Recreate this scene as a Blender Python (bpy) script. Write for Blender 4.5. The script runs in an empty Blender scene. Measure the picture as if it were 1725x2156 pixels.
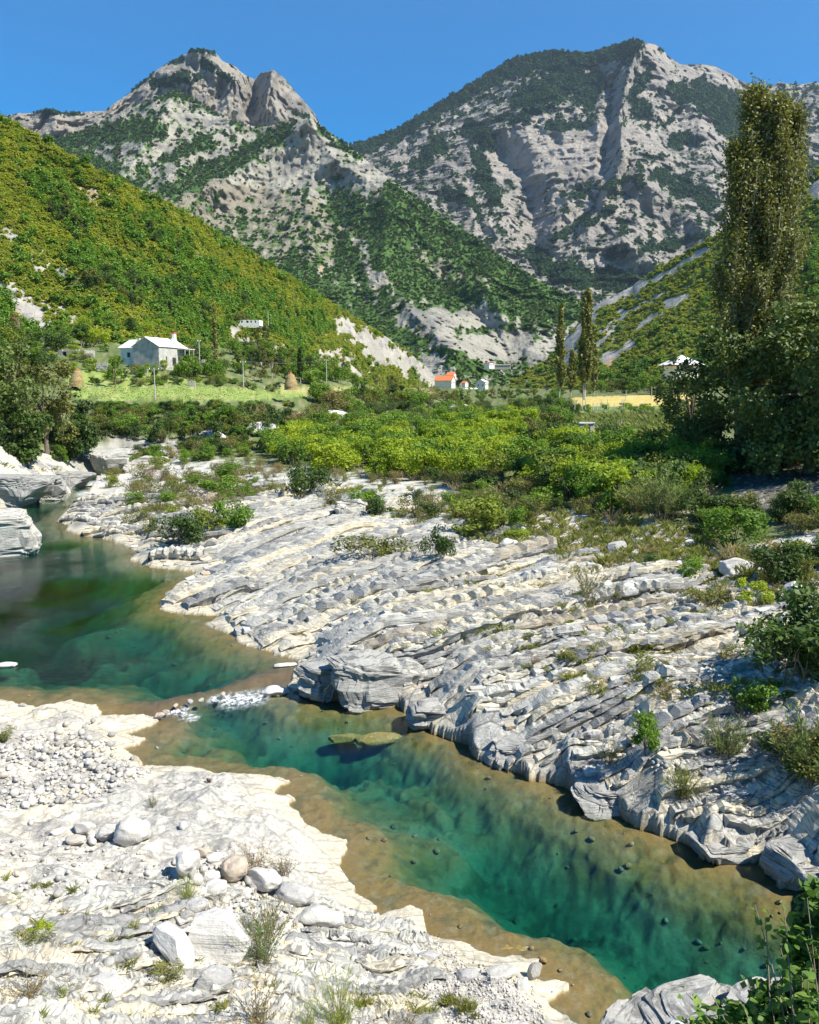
import bpy, bmesh, math, random
import numpy as np
from mathutils import Vector, Matrix, Euler
R = math.radians
random.seed(7); np.random.seed(7)
scene = bpy.context.scene

# ------------------------------------------------------------------ camera, sky, sun, exposure
CAM_H = 15.0
PITCH = R(8.67)
cam_data = bpy.data.cameras.new('camera')
cam = bpy.data.objects.new('camera', cam_data); scene.collection.objects.link(cam)
cam.location = (0, 0, CAM_H); cam.rotation_euler = (R(90) - PITCH, 0, 0)
cam_data.sensor_fit = 'HORIZONTAL'; cam_data.sensor_width = 36.0; cam_data.lens = 36.0
cam_data.clip_start = 0.3; cam_data.clip_end = 60000
scene.camera = cam

SUN_AZ, SUN_EL = R(-27), R(50)          # azimuth measured from +X towards +Y
to_sun = Vector((math.cos(SUN_EL) * math.cos(SUN_AZ), math.cos(SUN_EL) * math.sin(SUN_AZ), math.sin(SUN_EL)))
world = bpy.data.worlds.new('World'); scene.world = world; world.use_nodes = True
wn = world.node_tree.nodes; wl_ = world.node_tree.links
sky = wn.new('ShaderNodeTexSky'); sky.sky_type = 'NISHITA'; sky.sun_disc = False
sky.sun_elevation = SUN_EL; sky.sun_rotation = R(90) - SUN_AZ
sky.altitude = 300; sky.air_density = 1.0; sky.dust_density = 0.15; sky.ozone_density = 4.0
hsv = wn.new('ShaderNodeHueSaturation'); hsv.inputs['Saturation'].default_value = 1.95; hsv.inputs['Value'].default_value = 1.04
wl_.new(sky.outputs[0], hsv.inputs['Color']); wl_.new(hsv.outputs[0], wn['Background'].inputs['Color'])
wn['Background'].inputs['Strength'].default_value = 0.09
sun_d = bpy.data.lights.new('sun', 'SUN'); sun_d.energy = 4.9; sun_d.angle = R(0.5); sun_d.color = (1.0, 0.945, 0.84)
sun = bpy.data.objects.new('sun', sun_d); scene.collection.objects.link(sun)
sun.rotation_euler = to_sun.to_track_quat('Z', 'Y').to_euler()
vs = scene.view_settings
scene.display_settings.display_device = 'sRGB'
vs.view_transform = 'Standard'; vs.look = 'None'; vs.gamma = 1.0; vs.exposure = 0.88; vs.use_curve_mapping = False
scene.cycles.max_bounces = 7; scene.cycles.diffuse_bounces = 3; scene.cycles.glossy_bounces = 2
scene.cycles.transparent_max_bounces = 12; scene.cycles.transmission_bounces = 3
scene.cycles.caustics_reflective = False; scene.cycles.caustics_refractive = False

# ------------------------------------------------------------------ helpers
cp, sp = math.cos(PITCH), math.sin(PITCH)
def ray(px, py):                        # sight line through a spot of the photograph (1725 wide), scaled to unit depth in y
    a = (np.asarray(px, float) - 862.5) / 1725.0; b = (np.asarray(py, float) - 1078.0) / 1725.0
    dy = cp - b * sp; dz = -sp - b * cp
    return a / dy, dz / dy
def at_z(px, py, z):
    ax, az = ray(px, py); t = (z - CAM_H) / az
    return ax * t, t, z
def at_d(px, py, D):
    ax, az = ray(px, py)
    return ax * D, D, CAM_H + az * D
def proj(X, Y, Z):
    Y = np.maximum(Y, 0.2); dz = Z - CAM_H
    depth = Y * cp - dz * sp; up = Y * sp + dz * cp
    return 862.5 + 1725 * X / depth, 1078 - 1725 * up / depth

def _h(ix, iy, iz, seed):
    n = (ix * 374761393 + iy * 668265263 + iz * 2147483647 + seed * 1274126177) & 0xFFFFFFFF
    n = ((n ^ (n >> 13)) * 1274126177) & 0xFFFFFFFF
    n = ((n ^ (n >> 16)) * 2246822519) & 0xFFFFFFFF
    return (n ^ (n >> 15)) & 0xFFFFFFFF
def hash01(ix, iy=0, seed=0):
    ix = np.asarray(ix).astype(np.int64); iy = np.asarray(iy).astype(np.int64)
    return _h(ix, iy, np.int64(3), seed) / 4294967295.0
def noise2(x, y, seed=0):
    x = np.asarray(x, float); y = np.asarray(y, float)
    xi = np.floor(x).astype(np.int64); yi = np.floor(y).astype(np.int64)
    fx = x - xi; fy = y - yi
    u = fx * fx * fx * (fx * (fx * 6 - 15) + 10); v = fy * fy * fy * (fy * (fy * 6 - 15) + 10)
    def g(ox, oy):
        a = _h(xi + ox, yi + oy, np.int64(1), seed) * (2 * math.pi / 4294967295.0)
        return np.cos(a) * (fx - ox) + np.sin(a) * (fy - oy)
    return (1 - v) * ((1 - u) * g(0, 0) + u * g(1, 0)) + v * ((1 - u) * g(0, 1) + u * g(1, 1))
def noise3(x, y, z, seed=0):
    xi = np.floor(x).astype(np.int64); yi = np.floor(y).astype(np.int64); zi = np.floor(z).astype(np.int64)
    fx = x - xi; fy = y - yi; fz = z - zi
    u = fx * fx * (3 - 2 * fx); v = fy * fy * (3 - 2 * fy); w = fz * fz * (3 - 2 * fz)
    r = 0
    for ox in (0, 1):
        for oy in (0, 1):
            for oz in (0, 1):
                c = _h(xi + ox, yi + oy, zi + oz, seed) / 4294967295.0 * 2 - 1
                r = r + c * (u if ox else 1 - u) * (v if oy else 1 - v) * (w if oz else 1 - w)
    return r
def fbm2(x, y, o=4, seed=0, g=0.5, ridged=False):
    r = 0; a = 1; f = 1
    for k in range(o):
        n = noise2(x * f + 17.3 * k, y * f - 9.1 * k, seed + k)
        r = r + a * ((1 - 2.2 * np.abs(n)) if ridged else n * 1.5); a *= g; f *= 2.03
    return r
def fbm3(x, y, z, o=4, seed=0, g=0.5, ridged=False):
    r = 0; a = 1; f = 1
    for k in range(o):
        n = noise3(x * f + 7.3 * k, y * f - 9.1 * k, z * f + 3.3 * k, seed + k)
        r = r + a * ((1 - 2 * np.abs(n)) if ridged else n); a *= g; f *= 2.03
    return r
def sstep(a, b, x):
    t = np.clip((np.asarray(x, float) - a) / (b - a), 0, 1); return t * t * (3 - 2 * t)
def lerp(a, b, t): return a + (b - a) * t
def inpoly(px, py, poly):
    px = np.asarray(px); py = np.asarray(py); r = np.zeros(px.shape, bool); n = len(poly)
    for i in range(n):
        x0, y0 = poly[i]; x1, y1 = poly[(i + 1) % n]
        if y0 == y1: continue
        c = ((y0 > py) != (y1 > py)) & (px < (x1 - x0) * (py - y0) / (y1 - y0) + x0)
        r ^= c
    return r
def segdist(px, py, pts, closed=False):
    d = np.full(np.shape(px), 1e9); n = len(pts)
    for i in range(n if closed else n - 1):
        x0, y0 = pts[i]; x1, y1 = pts[(i + 1) % n]
        vx, vy = x1 - x0, y1 - y0; L = vx * vx + vy * vy + 1e-9
        t = np.clip(((px - x0) * vx + (py - y0) * vy) / L, 0, 1)
        d = np.minimum(d, (px - x0 - t * vx) ** 2 + (py - y0 - t * vy) ** 2)
    return np.sqrt(d)
def strokes(px, py, lst):               # soft union of capsules
    m = np.zeros(np.shape(px))
    for x0, y0, x1, y1, r in lst:
        d = segdist(px, py, [(x0, y0), (x1, y1)])
        m = np.maximum(m, 1 - d / r)
    return m

def make_mesh(name, V, F, smooth=True, attrs=None, cols=None):
    V = np.ascontiguousarray(V, dtype=np.float32); F = np.ascontiguousarray(F, dtype=np.int32)
    me = bpy.data.meshes.new(name)
    k = F.shape[1]
    me.vertices.add(len(V)); me.vertices.foreach_set('co', V.ravel())
    me.loops.add(F.size); me.loops.foreach_set('vertex_index', F.ravel())
    me.polygons.add(len(F)); me.polygons.foreach_set('loop_start', np.arange(0, F.size, k, dtype=np.int32))
    me.polygons.foreach_set('use_smooth', np.full(len(F), bool(smooth)))
    for n, a in (attrs or {}).items():
        at = me.attributes.new(n, 'FLOAT', 'POINT'); at.data.foreach_set('value', np.ascontiguousarray(a, dtype=np.float32).ravel())
    for n, a in (cols or {}).items():
        at = me.attributes.new(n, 'FLOAT_COLOR', 'POINT')
        b = np.ones((len(V), 4), np.float32); b[:, :3] = a; at.data.foreach_set('color', b.ravel())
    me.update(calc_edges=True); me.validate()
    return me
def grid_faces(nr, nc):
    i = np.arange(nr * nc).reshape(nr, nc)
    return np.stack([i[:-1, :-1], i[:-1, 1:], i[1:, 1:], i[1:, :-1]], -1).reshape(-1, 4)
def link(o, parent=None):
    scene.collection.objects.link(o)
    if parent: o.parent = parent
    return o
def ob(name, me, m=None, parent=None, loc=None, rot=None, scl=None):
    o = bpy.data.objects.new(name, me)
    if m is not None and me is not None and len(me.materials) == 0: me.materials.append(m)
    if loc is not None: o.location = loc
    if rot is not None: o.rotation_euler = rot
    if scl is not None: o.scale = scl
    return link(o, parent)
def tag(o, label=None, cat=None, group=None, kind=None):
    if label: o['label'] = label
    if cat: o['category'] = cat
    if group: o['group'] = group
    if kind: o['kind'] = kind
    return o
def empty(name, loc=(0, 0, 0), rz=0, scl=1):
    o = bpy.data.objects.new(name, None); o.location = loc; o.rotation_euler = (0, 0, rz)
    o.scale = (scl,) * 3 if np.isscalar(scl) else scl; o.empty_display_size = 0.3
    return link(o)
KIDS = {}
def part(o, parent):
    KIDS.setdefault(parent.name, []).append(o); return o
def copy_tree(o, parent=None):
    c = o.copy(); scene.collection.objects.link(c)
    if parent is not None: c.parent = parent
    for ch in KIDS.get(o.name, []):
        part(copy_tree(ch, c), c)
    return c
def join_mesh(parts):
    Vs, Fs, n = [], [], 0
    for V, F in parts:
        Vs.append(V); Fs.append(F + n); n += len(V)
    return np.vstack(Vs), np.vstack(Fs)
def box(x0, x1, y0, y1, z0, z1):
    V = np.array([(x0, y0, z0), (x1, y0, z0), (x1, y1, z0), (x0, y1, z0), (x0, y0, z1), (x1, y0, z1), (x1, y1, z1), (x0, y1, z1)], float)
    F = np.array([(0, 3, 2, 1), (4, 5, 6, 7), (0, 1, 5, 4), (1, 2, 6, 5), (2, 3, 7, 6), (3, 0, 4, 7)])
    return V, F
def tube(pts, radii, n=6):
    pts = np.array(pts, float); k = len(pts); radii = np.broadcast_to(np.array(radii, float), (k,))
    V = []
    for i in range(k):
        t = pts[min(i + 1, k - 1)] - pts[max(i - 1, 0)]; t /= np.linalg.norm(t) + 1e-9
        a = np.cross(t, (0.31, 0.95, 0.05)); a /= np.linalg.norm(a) + 1e-9; b = np.cross(t, a)
        for j in range(n):
            th = 2 * math.pi * j / n
            V.append(pts[i] + radii[i] * (math.cos(th) * a + math.sin(th) * b))
    V = np.array(V); F = []
    for i in range(k - 1):
        for j in range(n):
            F.append((i * n + j, i * n + (j + 1) % n, (i + 1) * n + (j + 1) % n, (i + 1) * n + j))
    return V, np.array(F)

# ------------------------------------------------------------------ node helpers
class NT:
    def __init__(s, name):
        s.m = bpy.data.materials.new(name); s.m.use_nodes = True
        s.n = s.m.node_tree.nodes; s.l = s.m.node_tree.links
        s.b = s.n['Principled BSDF']; s.out = s.n['Material Output']
        s.b.inputs['Roughness'].default_value = 0.9
        s.b.inputs['Specular IOR Level'].default_value = 0.25
    def new(s, t, **kw):
        n = s.n.new(t)
        for k, v in kw.items(): setattr(n, k, v)
        return n
    def set(s, sock, v):
        if hasattr(v, 'node'): s.l.new(v, sock)
        else: sock.default_value = v
    def attr(s, name, out='Fac'):
        a = s.new('ShaderNodeAttribute', attribute_name=name); return a.outputs[out]
    def pos(s): return s.new('ShaderNodeNewGeometry').outputs['Position']
    def scale(s, v, sc):
        a = s.new('ShaderNodeVectorMath', operation='MULTIPLY'); s.set(a.inputs[0], v); a.inputs[1].default_value = sc; return a.outputs[0]
    def noise(s, vec, sc, det=4, rough=0.55, dist=0, dim='3D', w=None):
        n = s.new('ShaderNodeTexNoise', noise_dimensions=dim)
        if vec is not None and dim != '1D': s.l.new(vec, n.inputs['Vector'])
        if w is not None: s.set(n.inputs['W'], w)
        n.inputs['Scale'].default_value = sc; n.inputs['Detail'].default_value = det
        n.inputs['Roughness'].default_value = rough; n.inputs['Distortion'].default_value = dist
        return n.outputs['Fac']
    def voro(s, vec, sc, feat='F1', out='Distance'):
        n = s.new('ShaderNodeTexVoronoi', feature=feat); s.l.new(vec, n.inputs['Vector']); n.inputs['Scale'].default_value = sc
        return n.outputs[out]
    def math(s, op, a, b=0.0, c=None, clamp=False):
        n = s.new('ShaderNodeMath', operation=op, use_clamp=clamp); s.set(n.inputs[0], a); s.set(n.inputs[1], b)
        if c is not None: s.set(n.inputs[2], c)
        return n.outputs[0]
    def ramp(s, fac, a, b, v0=0.0, v1=1.0):
        n = s.new('ShaderNodeMapRange', clamp=True, interpolation_type='SMOOTHSTEP'); s.set(n.inputs[0], fac)
        n.inputs[1].default_value = a; n.inputs[2].default_value = b; n.inputs[3].default_value = v0; n.inputs[4].default_value = v1
        return n.outputs[0]
    def mix(s, fac, a, b, mode='MIX'):
        n = s.new('ShaderNodeMix', data_type='RGBA', blend_type=mode); s.set(n.inputs[0], fac)
        for i, v in ((6, a), (7, b)):
            s.set(n.inputs[i], v if hasattr(v, 'node') else (*v, 1.0) if len(v) == 3 else v)
        return n.outputs[2]
    def bump(s, h, strength, dist, normal=None):
        n = s.new('ShaderNodeBump'); s.set(n.inputs['Height'], h); n.inputs['Strength'].default_value = strength; n.inputs['Distance'].default_value = dist
        if normal is not None: s.l.new(normal, n.inputs['Normal'])
        return n.outputs[0]
    def col(s, c): s.set(s.b.inputs['Base Color'], c if hasattr(c, 'node') else (*c, 1.0)); return s
    def nor(s, v): s.l.new(v, s.b.inputs['Normal']); return s

def plain(name, c, rough=0.85, var=0.25, sc=3.0, bump=0.0, bd=0.02):
    t = NT(name); p = t.new('ShaderNodeTexCoord').outputs['Object']
    n = t.noise(p, sc, 5); f = t.ramp(n, 0.3, 0.7)
    t.col(t.mix(f, [x * (1 - var) for x in c], [min(1, x * (1 + var)) for x in c]))
    t.b.inputs['Roughness'].default_value = rough
    if bump: t.nor(t.bump(t.noise(p, sc * 4, 6), bump, bd))
    return t.m
def leafmat(name, a, b, c=None, psc=0.15, transl=0.35, spec=0.3):
    """leaf colours a/b vary from leaf clump to clump and from plant to plant"""
    t = NT(name); p = t.pos(); oi = t.new('ShaderNodeObjectInfo')
    n1 = t.ramp(t.noise(p, psc, 3), 0.35, 0.65); n2 = t.ramp(t.noise(p, psc * 22, 2), 0.35, 0.65)
    f = t.math('ADD', t.math('MULTIPLY', n1, 0.45), t.math('ADD', t.math('MULTIPLY', n2, 0.3), t.math('MULTIPLY', oi.outputs['Random'], 0.35)), clamp=True)
    col = t.mix(f, a, b)
    if c is not None:
        wn_ = t.new('ShaderNodeTexWhiteNoise', noise_dimensions='1D'); t.l.new(t.math('MULTIPLY', oi.outputs['Random'], 91.7), wn_.inputs['W'])
        col = t.mix(t.math('GREATER_THAN', wn_.outputs['Value'], 0.86), col, c)
    t.col(col); t.b.inputs['Roughness'].default_value = 0.6; t.b.inputs['Specular IOR Level'].default_value = spec
    tr = t.new('ShaderNodeBsdfTranslucent'); t.l.new(t.mix(1.0, col, (1.0, 1.0, 0.6), 'MULTIPLY'), tr.inputs['Color'])
    mx = t.new('ShaderNodeMixShader'); mx.inputs[0].default_value = transl
    t.l.new(t.b.outputs[0], mx.inputs[1]); t.l.new(tr.outputs[0], mx.inputs[2]); t.l.new(mx.outputs[0], t.out.inputs['Surface'])
    return t.m
# ------------------------------------------------------------------ the river's outline and the ground's height
RIGHT_SHORE = [(262,998),(240,1004),(237,1011),(201,1027),(183,1045),(164,1056),(144,1076),(120,1100),(141,1111),(143,1122),(165,1130),(210,1136),(256,1150),(285,1165),
 (277,1184),(320,1199),(370,1204),(420,1211),(385,1229),(347,1259),(360,1269),(335,1289),(390,1299),(465,1304),(435,1321),(452,1329),(495,1344),(500,1359),(565,1379),
 (630,1399),(612,1424),(612,1449),(640,1464),(665,1474),(760,1476),(845,1489),(868,1512),(892,1531),(932,1548),(982,1571),(1012,1601),(1077,1621),(1122,1643),(1172,1653),
 (1212,1676),(1257,1696),(1302,1713),(1342,1746),(1397,1758),(1427,1771),(1462,1786),(1467,1803),(1552,1813),(1597,1811),(1602,1838),(1637,1846),(1647,1873),(1702,1876),(1742,1891),(1850,1960),(2100,2050),(2500,2300)]
NEAR_SHORE = [(2200,2500),(1700,2350),(1400,2270),(1230,2210),(1182,2156),(1152,2116),(1192,2081),(1162,2071),(1127,2071),(1122,2051),(1140,2021),(1102,2026),(1047,2021),(1012,2006),(952,1986),
 (907,1978),(903,1951),(887,1921),(862,1914),(780,1936),(790,1911),(750,1886),(725,1851),(720,1821),(725,1791),(732,1771),(680,1761),(645,1741),(600,1701),(625,1686),(580,1671),
 (612,1646),(565,1636),(520,1636),(480,1631),(450,1633),(420,1623),(370,1618),(300,1621),(295,1601),(260,1581),(302,1556),(250,1551),(320,1528),(330,1519),(310,1506),(210,1509),
 (205,1494),(150,1484),(75,1496),(30,1489),(0,1481),(-200,1460),(-500,1400),(-500,1150),(-200,1090),(0,1074),(46,1065),(73,1060),(86,1058),(91,1052),(124,1048),(132,1038),(139,1027),(163,1020),
 (166,1009),(175,1003),(215,998),(245,994)]
def _w(lst): return [(float(at_z(x, y, 0.0)[0]), float(at_z(x, y, 0.0)[1])) for x, y in lst]
RIVER = _w(RIGHT_SHORE + NEAR_SHORE)
RSW = _w(RIGHT_SHORE); NSW = _w(NEAR_SHORE)
RAPID = _w([(200,1508),(330,1500),(380,1475),(460,1455),(540,1435),(600,1425),(640,1420)])
def water_level(X, Y):                  # the upper pool stands a hand higher than the lower one
    (x0, y0), (x1, y1) = RAPID[1], RAPID[5]
    ym = y0 + (y1 - y0) * (X - x0) / (x1 - x0)
    ym = np.where(X < x0, y0, np.where(X > x1, y1, ym))
    return 0.22 * sstep(-0.6, 0.5, Y - ym)

CZ = [  # (px, py, height) ground seen at that spot of the photograph
 (1725,1750,1.6),(1725,1500,3.6),(1500,1300,3.8),(1300,1150,4.0),(1500,1150,4.6),(1200,1350,3.1),(1000,1300,2.7),(800,1250,2.2),(700,1180,2.2),(900,1120,3.0),
 (600,1250,1.1),(700,1350,1.1),(850,1400,1.9),(1000,1450,2.2),(1200,1550,1.9),(1400,1600,2.2),(1500,1700,1.5),(1400,1450,3.0),(560,1100,1.9),(400,1060,2.0),(300,1060,1.5),
 (250,1080,0.9),(350,1000,2.2),(500,980,2.6),(700,1010,3.0),(900,1020,3.4),(1100,1010,4.1),(1725,1900,1.0),(720,1070,2.6),(450,1180,0.7),(480,1270,0.6),(560,1340,0.5),
 (720,1385,1.9),(820,1370,2.3),(680,1440,0.7),(1000,1530,1.2),(1100,1560,1.6),(1250,1640,1.3),(1350,1700,0.9),(1550,1770,0.9),(1650,1800,1.2),
 (0,950,6.2),(100,985,4.2),(150,1000,2.4),(-150,950,7),(250,935,4.4),(300,950,3.6),(200,965,4.2),(400,932,4.0),(600,905,5.0),(800,880,6.0),(950,862,7.2),(1050,852,8.5),(500,950,3.2),
 (700,935,3.9),(900,930,4.6),(1100,930,5.3),(1260,900,7.5),(1260,870,8.9),
 (0,1600,0.7),(200,1580,0.5),(0,1750,1.4),(300,1700,1.3),(420,1680,1.3),(550,1720,1.1),(500,1800,1.2),(200,1900,1.9),(650,1900,0.7),(0,2050,2.7),(400,2050,2.0),(700,2100,1.4),(1000,2080,.6),(850,2000,.45),
 (0,2200,4.0),(600,2200,2.5),(1000,2200,1.6),(1300,2250,1.8),(1700,2300,1.5),(-300,1700,2.2),(-300,2000,3.5),(-300,1500,1.5),(2000,1700,4),(2000,1400,5),(-300,1250,3),(-400,1050,6)]
CD = [  # (px, py, distance) ground near eye level
 (220,840,170),(470,840,172),(50,850,165),(600,832,225),(700,826,250),(880,826,300),(200,812,200),(430,812,205),(300,775,215),(150,772,215),(0,765,215),(-200,760,190),(450,790,235),(560,800,255),
 (300,750,245),(0,700,265),(-200,680,250),(450,735,290),(560,740,300),(1300,845,262),(1240,848,250),(1420,842,260),(1300,832,300),(1400,824,340),
 (1000,842,420),(1000,826,700),(980,817,1000),(700,815,500),(1200,830,420),(1450,815,500),(850,830,380),(1600,830,300),
 (1300,1000,88),(1500,1000,79),(1590,985,80),(1725,1000,71),(1725,1060,57),(1725,1150,46),(1725,1250,38.5),(1900,900,80),(1450,930,100),(1700,850,120),(1600,1100,55),(1400,1080,60)]
_P = []
for x, y, z in CZ: _P.append(tuple(float(v) for v in at_z(x, y, z)))
for x, y, D in CD: _P.append(tuple(float(v) for v in at_d(x, y, D)))
for k, (x, y) in enumerate(RSW[:-3] + NSW[4:]):
    _P.append((x, y, 0.12))
_P = np.array(_P)
def _uv(X, Y):
    return np.arctan2(X, np.maximum(Y, 0.5)) * 2.2, np.log(np.hypot(X, Y) + 1e-6)
_U, _Vv = _uv(_P[:, 0], _P[:, 1])
_K = np.hypot(_U[:, None] - _U[None], _Vv[:, None] - _Vv[None]) - np.eye(len(_U)) * 0.03
_A = np.zeros((len(_U) + 3,) * 2); _A[:-3, :-3] = _K
_Q = np.stack([np.ones(len(_U)), _U, _Vv], 1); _A[:-3, -3:] = _Q; _A[-3:, :-3] = _Q.T
_W = np.linalg.solve(_A, np.r_[_P[:, 2], 0, 0, 0])
def base_z(X, Y):
    u, v = _uv(X, Y); r = _W[-3] + _W[-2] * u + _W[-1] * v
    for i in range(len(_U)): r = r + _W[i] * np.hypot(u - _U[i], v - _Vv[i])
    return r

_rs = np.random.RandomState(3)
def beds(tmin, tmax, n, seed):
    r = np.random.RandomState(seed); t = r.uniform(tmin, tmax, n) ; return np.cumsum(t) - t.sum() / 2
BIG = beds(0.9, 2.6, 200, 5); SMALL = beds(0.16, 0.5, 900, 6)
def strike_s(X, Y):                     # distance across the tilted rock beds; their strike swings round along the bank
    x = np.clip(X, -17, 40)
    a, b = -0.40, 0.018
    y0 = (Y - a * x) / np.maximum(1 + b * x, 0.45)
    k = np.where(X < -2, 1, 1)
    return y0 * 0.8
def bed_profile(s, q, B, seed, cell):
    k = np.clip(np.searchsorted(B, s), 1, len(B) - 1)
    th = B[k] - B[k - 1]; f = np.clip((s - B[k - 1]) / th, 0, 1)
    L = cell * (0.6 + hash01(k, 0, seed + 1)); qq = q / L + hash01(k, 1, seed + 2) * 9 + 0.18 * noise2(q * 1.3, s * 2.0, seed)
    c = np.floor(qq).astype(np.int64); g = qq - c; gap = np.minimum(g, 1 - g) * L
    hb = hash01(k, 2, seed + 3); hc = hash01(k, c, seed + 4)
    h = (0.25 + 0.75 * hb) * (1 - 0.85 * f) + 0.38 * (hc - 0.5)
    h = h - 0.4 * np.exp(-(gap / 0.05) ** 2) - 0.35 * np.exp(-((f * th) / 0.05) ** 2)
    return h, k, c, hc
def terrain(X, Y, full=True):
    X = np.asarray(X, float); Y = np.asarray(Y, float)
    zb = base_z(X, Y); lv = water_level(X, Y)
    Xw = X + .28 * noise2(X * .9, Y * .9, 401) + .16 * noise2(X * 2.6, Y * 2.6, 402); Yw = Y + .28 * noise2(X * .9 + 30, Y * .9, 403) + .16 * noise2(X * 2.6, Y * 2.6 + 20, 404)
    ins = inpoly(Xw, Yw, RIVER) & (Y < 175)
    near = Y < 190
    d = np.full(X.shape, 60.0); dr = np.full(X.shape, 60.0)
    dr[near] = segdist(Xw[near], Yw[near], RSW)
    dn = np.full(X.shape, 60.0); dn[near] = segdist(Xw[near], Yw[near], NSW)
    d = np.minimum(dr, dn)
    px, py = proj(X, Y, zb)
    n1 = fbm2(X * 0.35, Y * 0.35, 4, 11)
    # which rock: thin-bedded bank on the right, smooth water-worn rock on the near left, scree, soil
    right = (dr < dn) | (Y > 60) & (X > -20)
    lin = np.interp(px, [0, 400, 900, 1150, 1400, 1725], [1080, 1060, 1080, 1180, 1230, 1290])
    rock = sstep(-60, 40, py - lin + 90 * n1 * 0.5) * right
    strata_near = (~right) * sstep(1820, 1990, py + 60 * n1) * sstep(-100, 100, 900 - px)
    farleft = (~right) & (Y > 60)
    s = strike_s(X, Y) + 0.5 * fbm2(X * 0.12, Y * 0.12, 2, 21) + 0.06 * noise2(X * 1.5, Y * 1.5, 22)
    q = X * 1.15 + Y * 0.35
    h1, k1, c1, hc1 = bed_profile(s, q, BIG, 31, 4.5)
    h2, k2, c2, hc2 = bed_profile(s, q, SMALL, 41, 0.8)
    # the near left side: beds running nearly across the view
    sl = Y - 0.3 * X + 1.6 * fbm2(X * 0.13 + 5, Y * 0.13, 3, 61) + 0.08 * noise2(X, Y, 62)
    h3, k3, c3_, hc3 = bed_profile(sl, X, SMALL, 71, 1.3)
    h3 = h3 * (.5 + .9 * sstep(-.3, .4, fbm2(X * .25, Y * .4, 3, 73)))
    smooth = 0.20 * fbm2(X * 0.5 + 3, Y * 0.75, 3, 51, ridged=False) + 0.1 * fbm2(X * 0.9, Y * 2.2, 3, 56, ridged=True)
    ramp_ = sstep(0.1, 2.5, d)
    patch = 0.35 + 0.65 * sstep(-0.35, 0.3, fbm2(X * 0.1 + 40, Y * 0.1, 3, 81))
    hz = rock * ramp_ * patch * (0.75 * (h1 - 0.35) + 0.26 * h2)
    hz = hz + rock * (0.09 * fbm2(X * 1.1, Y * 1.1, 3, 91) + 0.35 * fbm2(s * .35, q * .12, 3, 92))
    leftn = (~right) & (~farleft)
    hz = hz + leftn * ((1 - strata_near) * smooth * sstep(0, 1.5, d) * 1.5 + strata_near * sstep(0, 1.5, d) * 0.26 * h3)
    hz = hz + farleft * sstep(0, 3, d) * (0.9 * fbm2(X * 0.16 - Y * 0.05, Y * 0.12, 4, 95, ridged=True) - 0.2 + 0.25 * (h1 - .4))
    hz = hz + (1 - np.maximum(rock, leftn)) * (0.12 * fbm2(X * 0.25, Y * 0.25, 3, 97) + 0.05 * fbm2(X * 1.6, Y * 1.6, 2, 98)) * np.minimum(1, np.hypot(X, Y) / 30)
    z = zb + hz
    # bank rises a little at the water's edge, steeply on the right
    edge = np.where(right, 0.6, 0.16) * (0.75 + 0.9 * noise2(q * 0.45, s * .2, 5))
    z = np.maximum(z, lv + 0.015 + np.minimum(d * np.where(right, 1.1, 0.5), edge * (0.35 + 0.65 * sstep(0, 1.2, d))) * (0.8 + 0.3 * n1))
    # far side beyond the channel: a walled terrace edge
    # river bed
    dep = 0.02 + 0.18 * np.minimum(d, 2.4) + 0.78 * np.clip(d - 1.3 - .7 * sstep(-3, 3, dn - dr), 0, 5) ** 0.9
    bx = fbm2(X * 0.22 + 9, Y * 0.22, 3, 101)
    dep = dep * (0.85 + 0.45 * bx)
    deepx = np.exp(-segdist(X, Y, _w([(1500,1990),(1250,1900),(1050,1780),(900,1650),(760,1560)])) ** 2 / 9.0)
    dep = dep + 1.1 * deepx * sstep(0, 3, d)
    up = np.exp(-segdist(X, Y, _w([(200,1180),(250,1300),(420,1400),(300,1420)])) ** 2 / 14.0)
    dep = dep + 0.3 * up * sstep(0, 3, d)
    rap = np.exp(-segdist(X, Y, RAPID) ** 2 / 1.6)
    dep = dep * (1 - 0.94 * rap) + 0.02
    _sx, _sy = proj(X, Y, X * 0)
    shoal = strokes(_sx + 60 * bx, _sy + 45 * n1, [(650,1720,880,1700,120),(820,1900,1000,1960,95),(1130,2060,1330,2090,110),(30,1480,250,1450,110),(0,1400,60,1400,50),(620,1640,900,1650,45),(320,1560,520,1570,40)])
    dep = dep * (1 - 0.68 * sstep(-.8, 1.0, shoal))
    zbed = lv - np.clip(dep, 0.03, 4.2) + 0.06 * fbm2(X * 1.8, Y * 1.8, 3, 111) * sstep(0, 1, d)
    z = np.where(ins, np.minimum(zbed, lv - 0.02), z)
    emb = 13.2 - 0.93 * np.maximum(Y, 0) - 0.02 * np.abs(X)
    z = np.maximum(z, emb)
    if not full: return z
    return z, dict(d=d, ins=ins, right=right, rock=rock, sn=strata_near, k2=k2, k1=k1, hc2=hc2, hc3=hc3, k3=k3, s=np.where(right, s, sl), n1=n1, lv=lv, farleft=farleft, leftn=leftn, dep=np.where(ins, lv - z, 0))

az = np.linspace(R(-35), R(35), 760)
pyr = np.concatenate([np.arange(2430, 880, -1.85), np.arange(880, 824, -1.4)])
tb = -ray(862.5, pyr)[1]
rr = 14.0 / tb; rr = np.concatenate([[3.0, 5, 6.5, 7.6, 8.2], rr[rr > 8.6]])
rr = rr[rr < 1900]
AZ, RR = np.meshgrid(az, rr)
GX, GY = np.sin(AZ) * RR, np.cos(AZ) * RR
GZ, M = terrain(GX.ravel(), GY.ravel())
fx, fy = GX.ravel(), GY.ravel()
PX, PY = proj(fx, fy, GZ)

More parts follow.
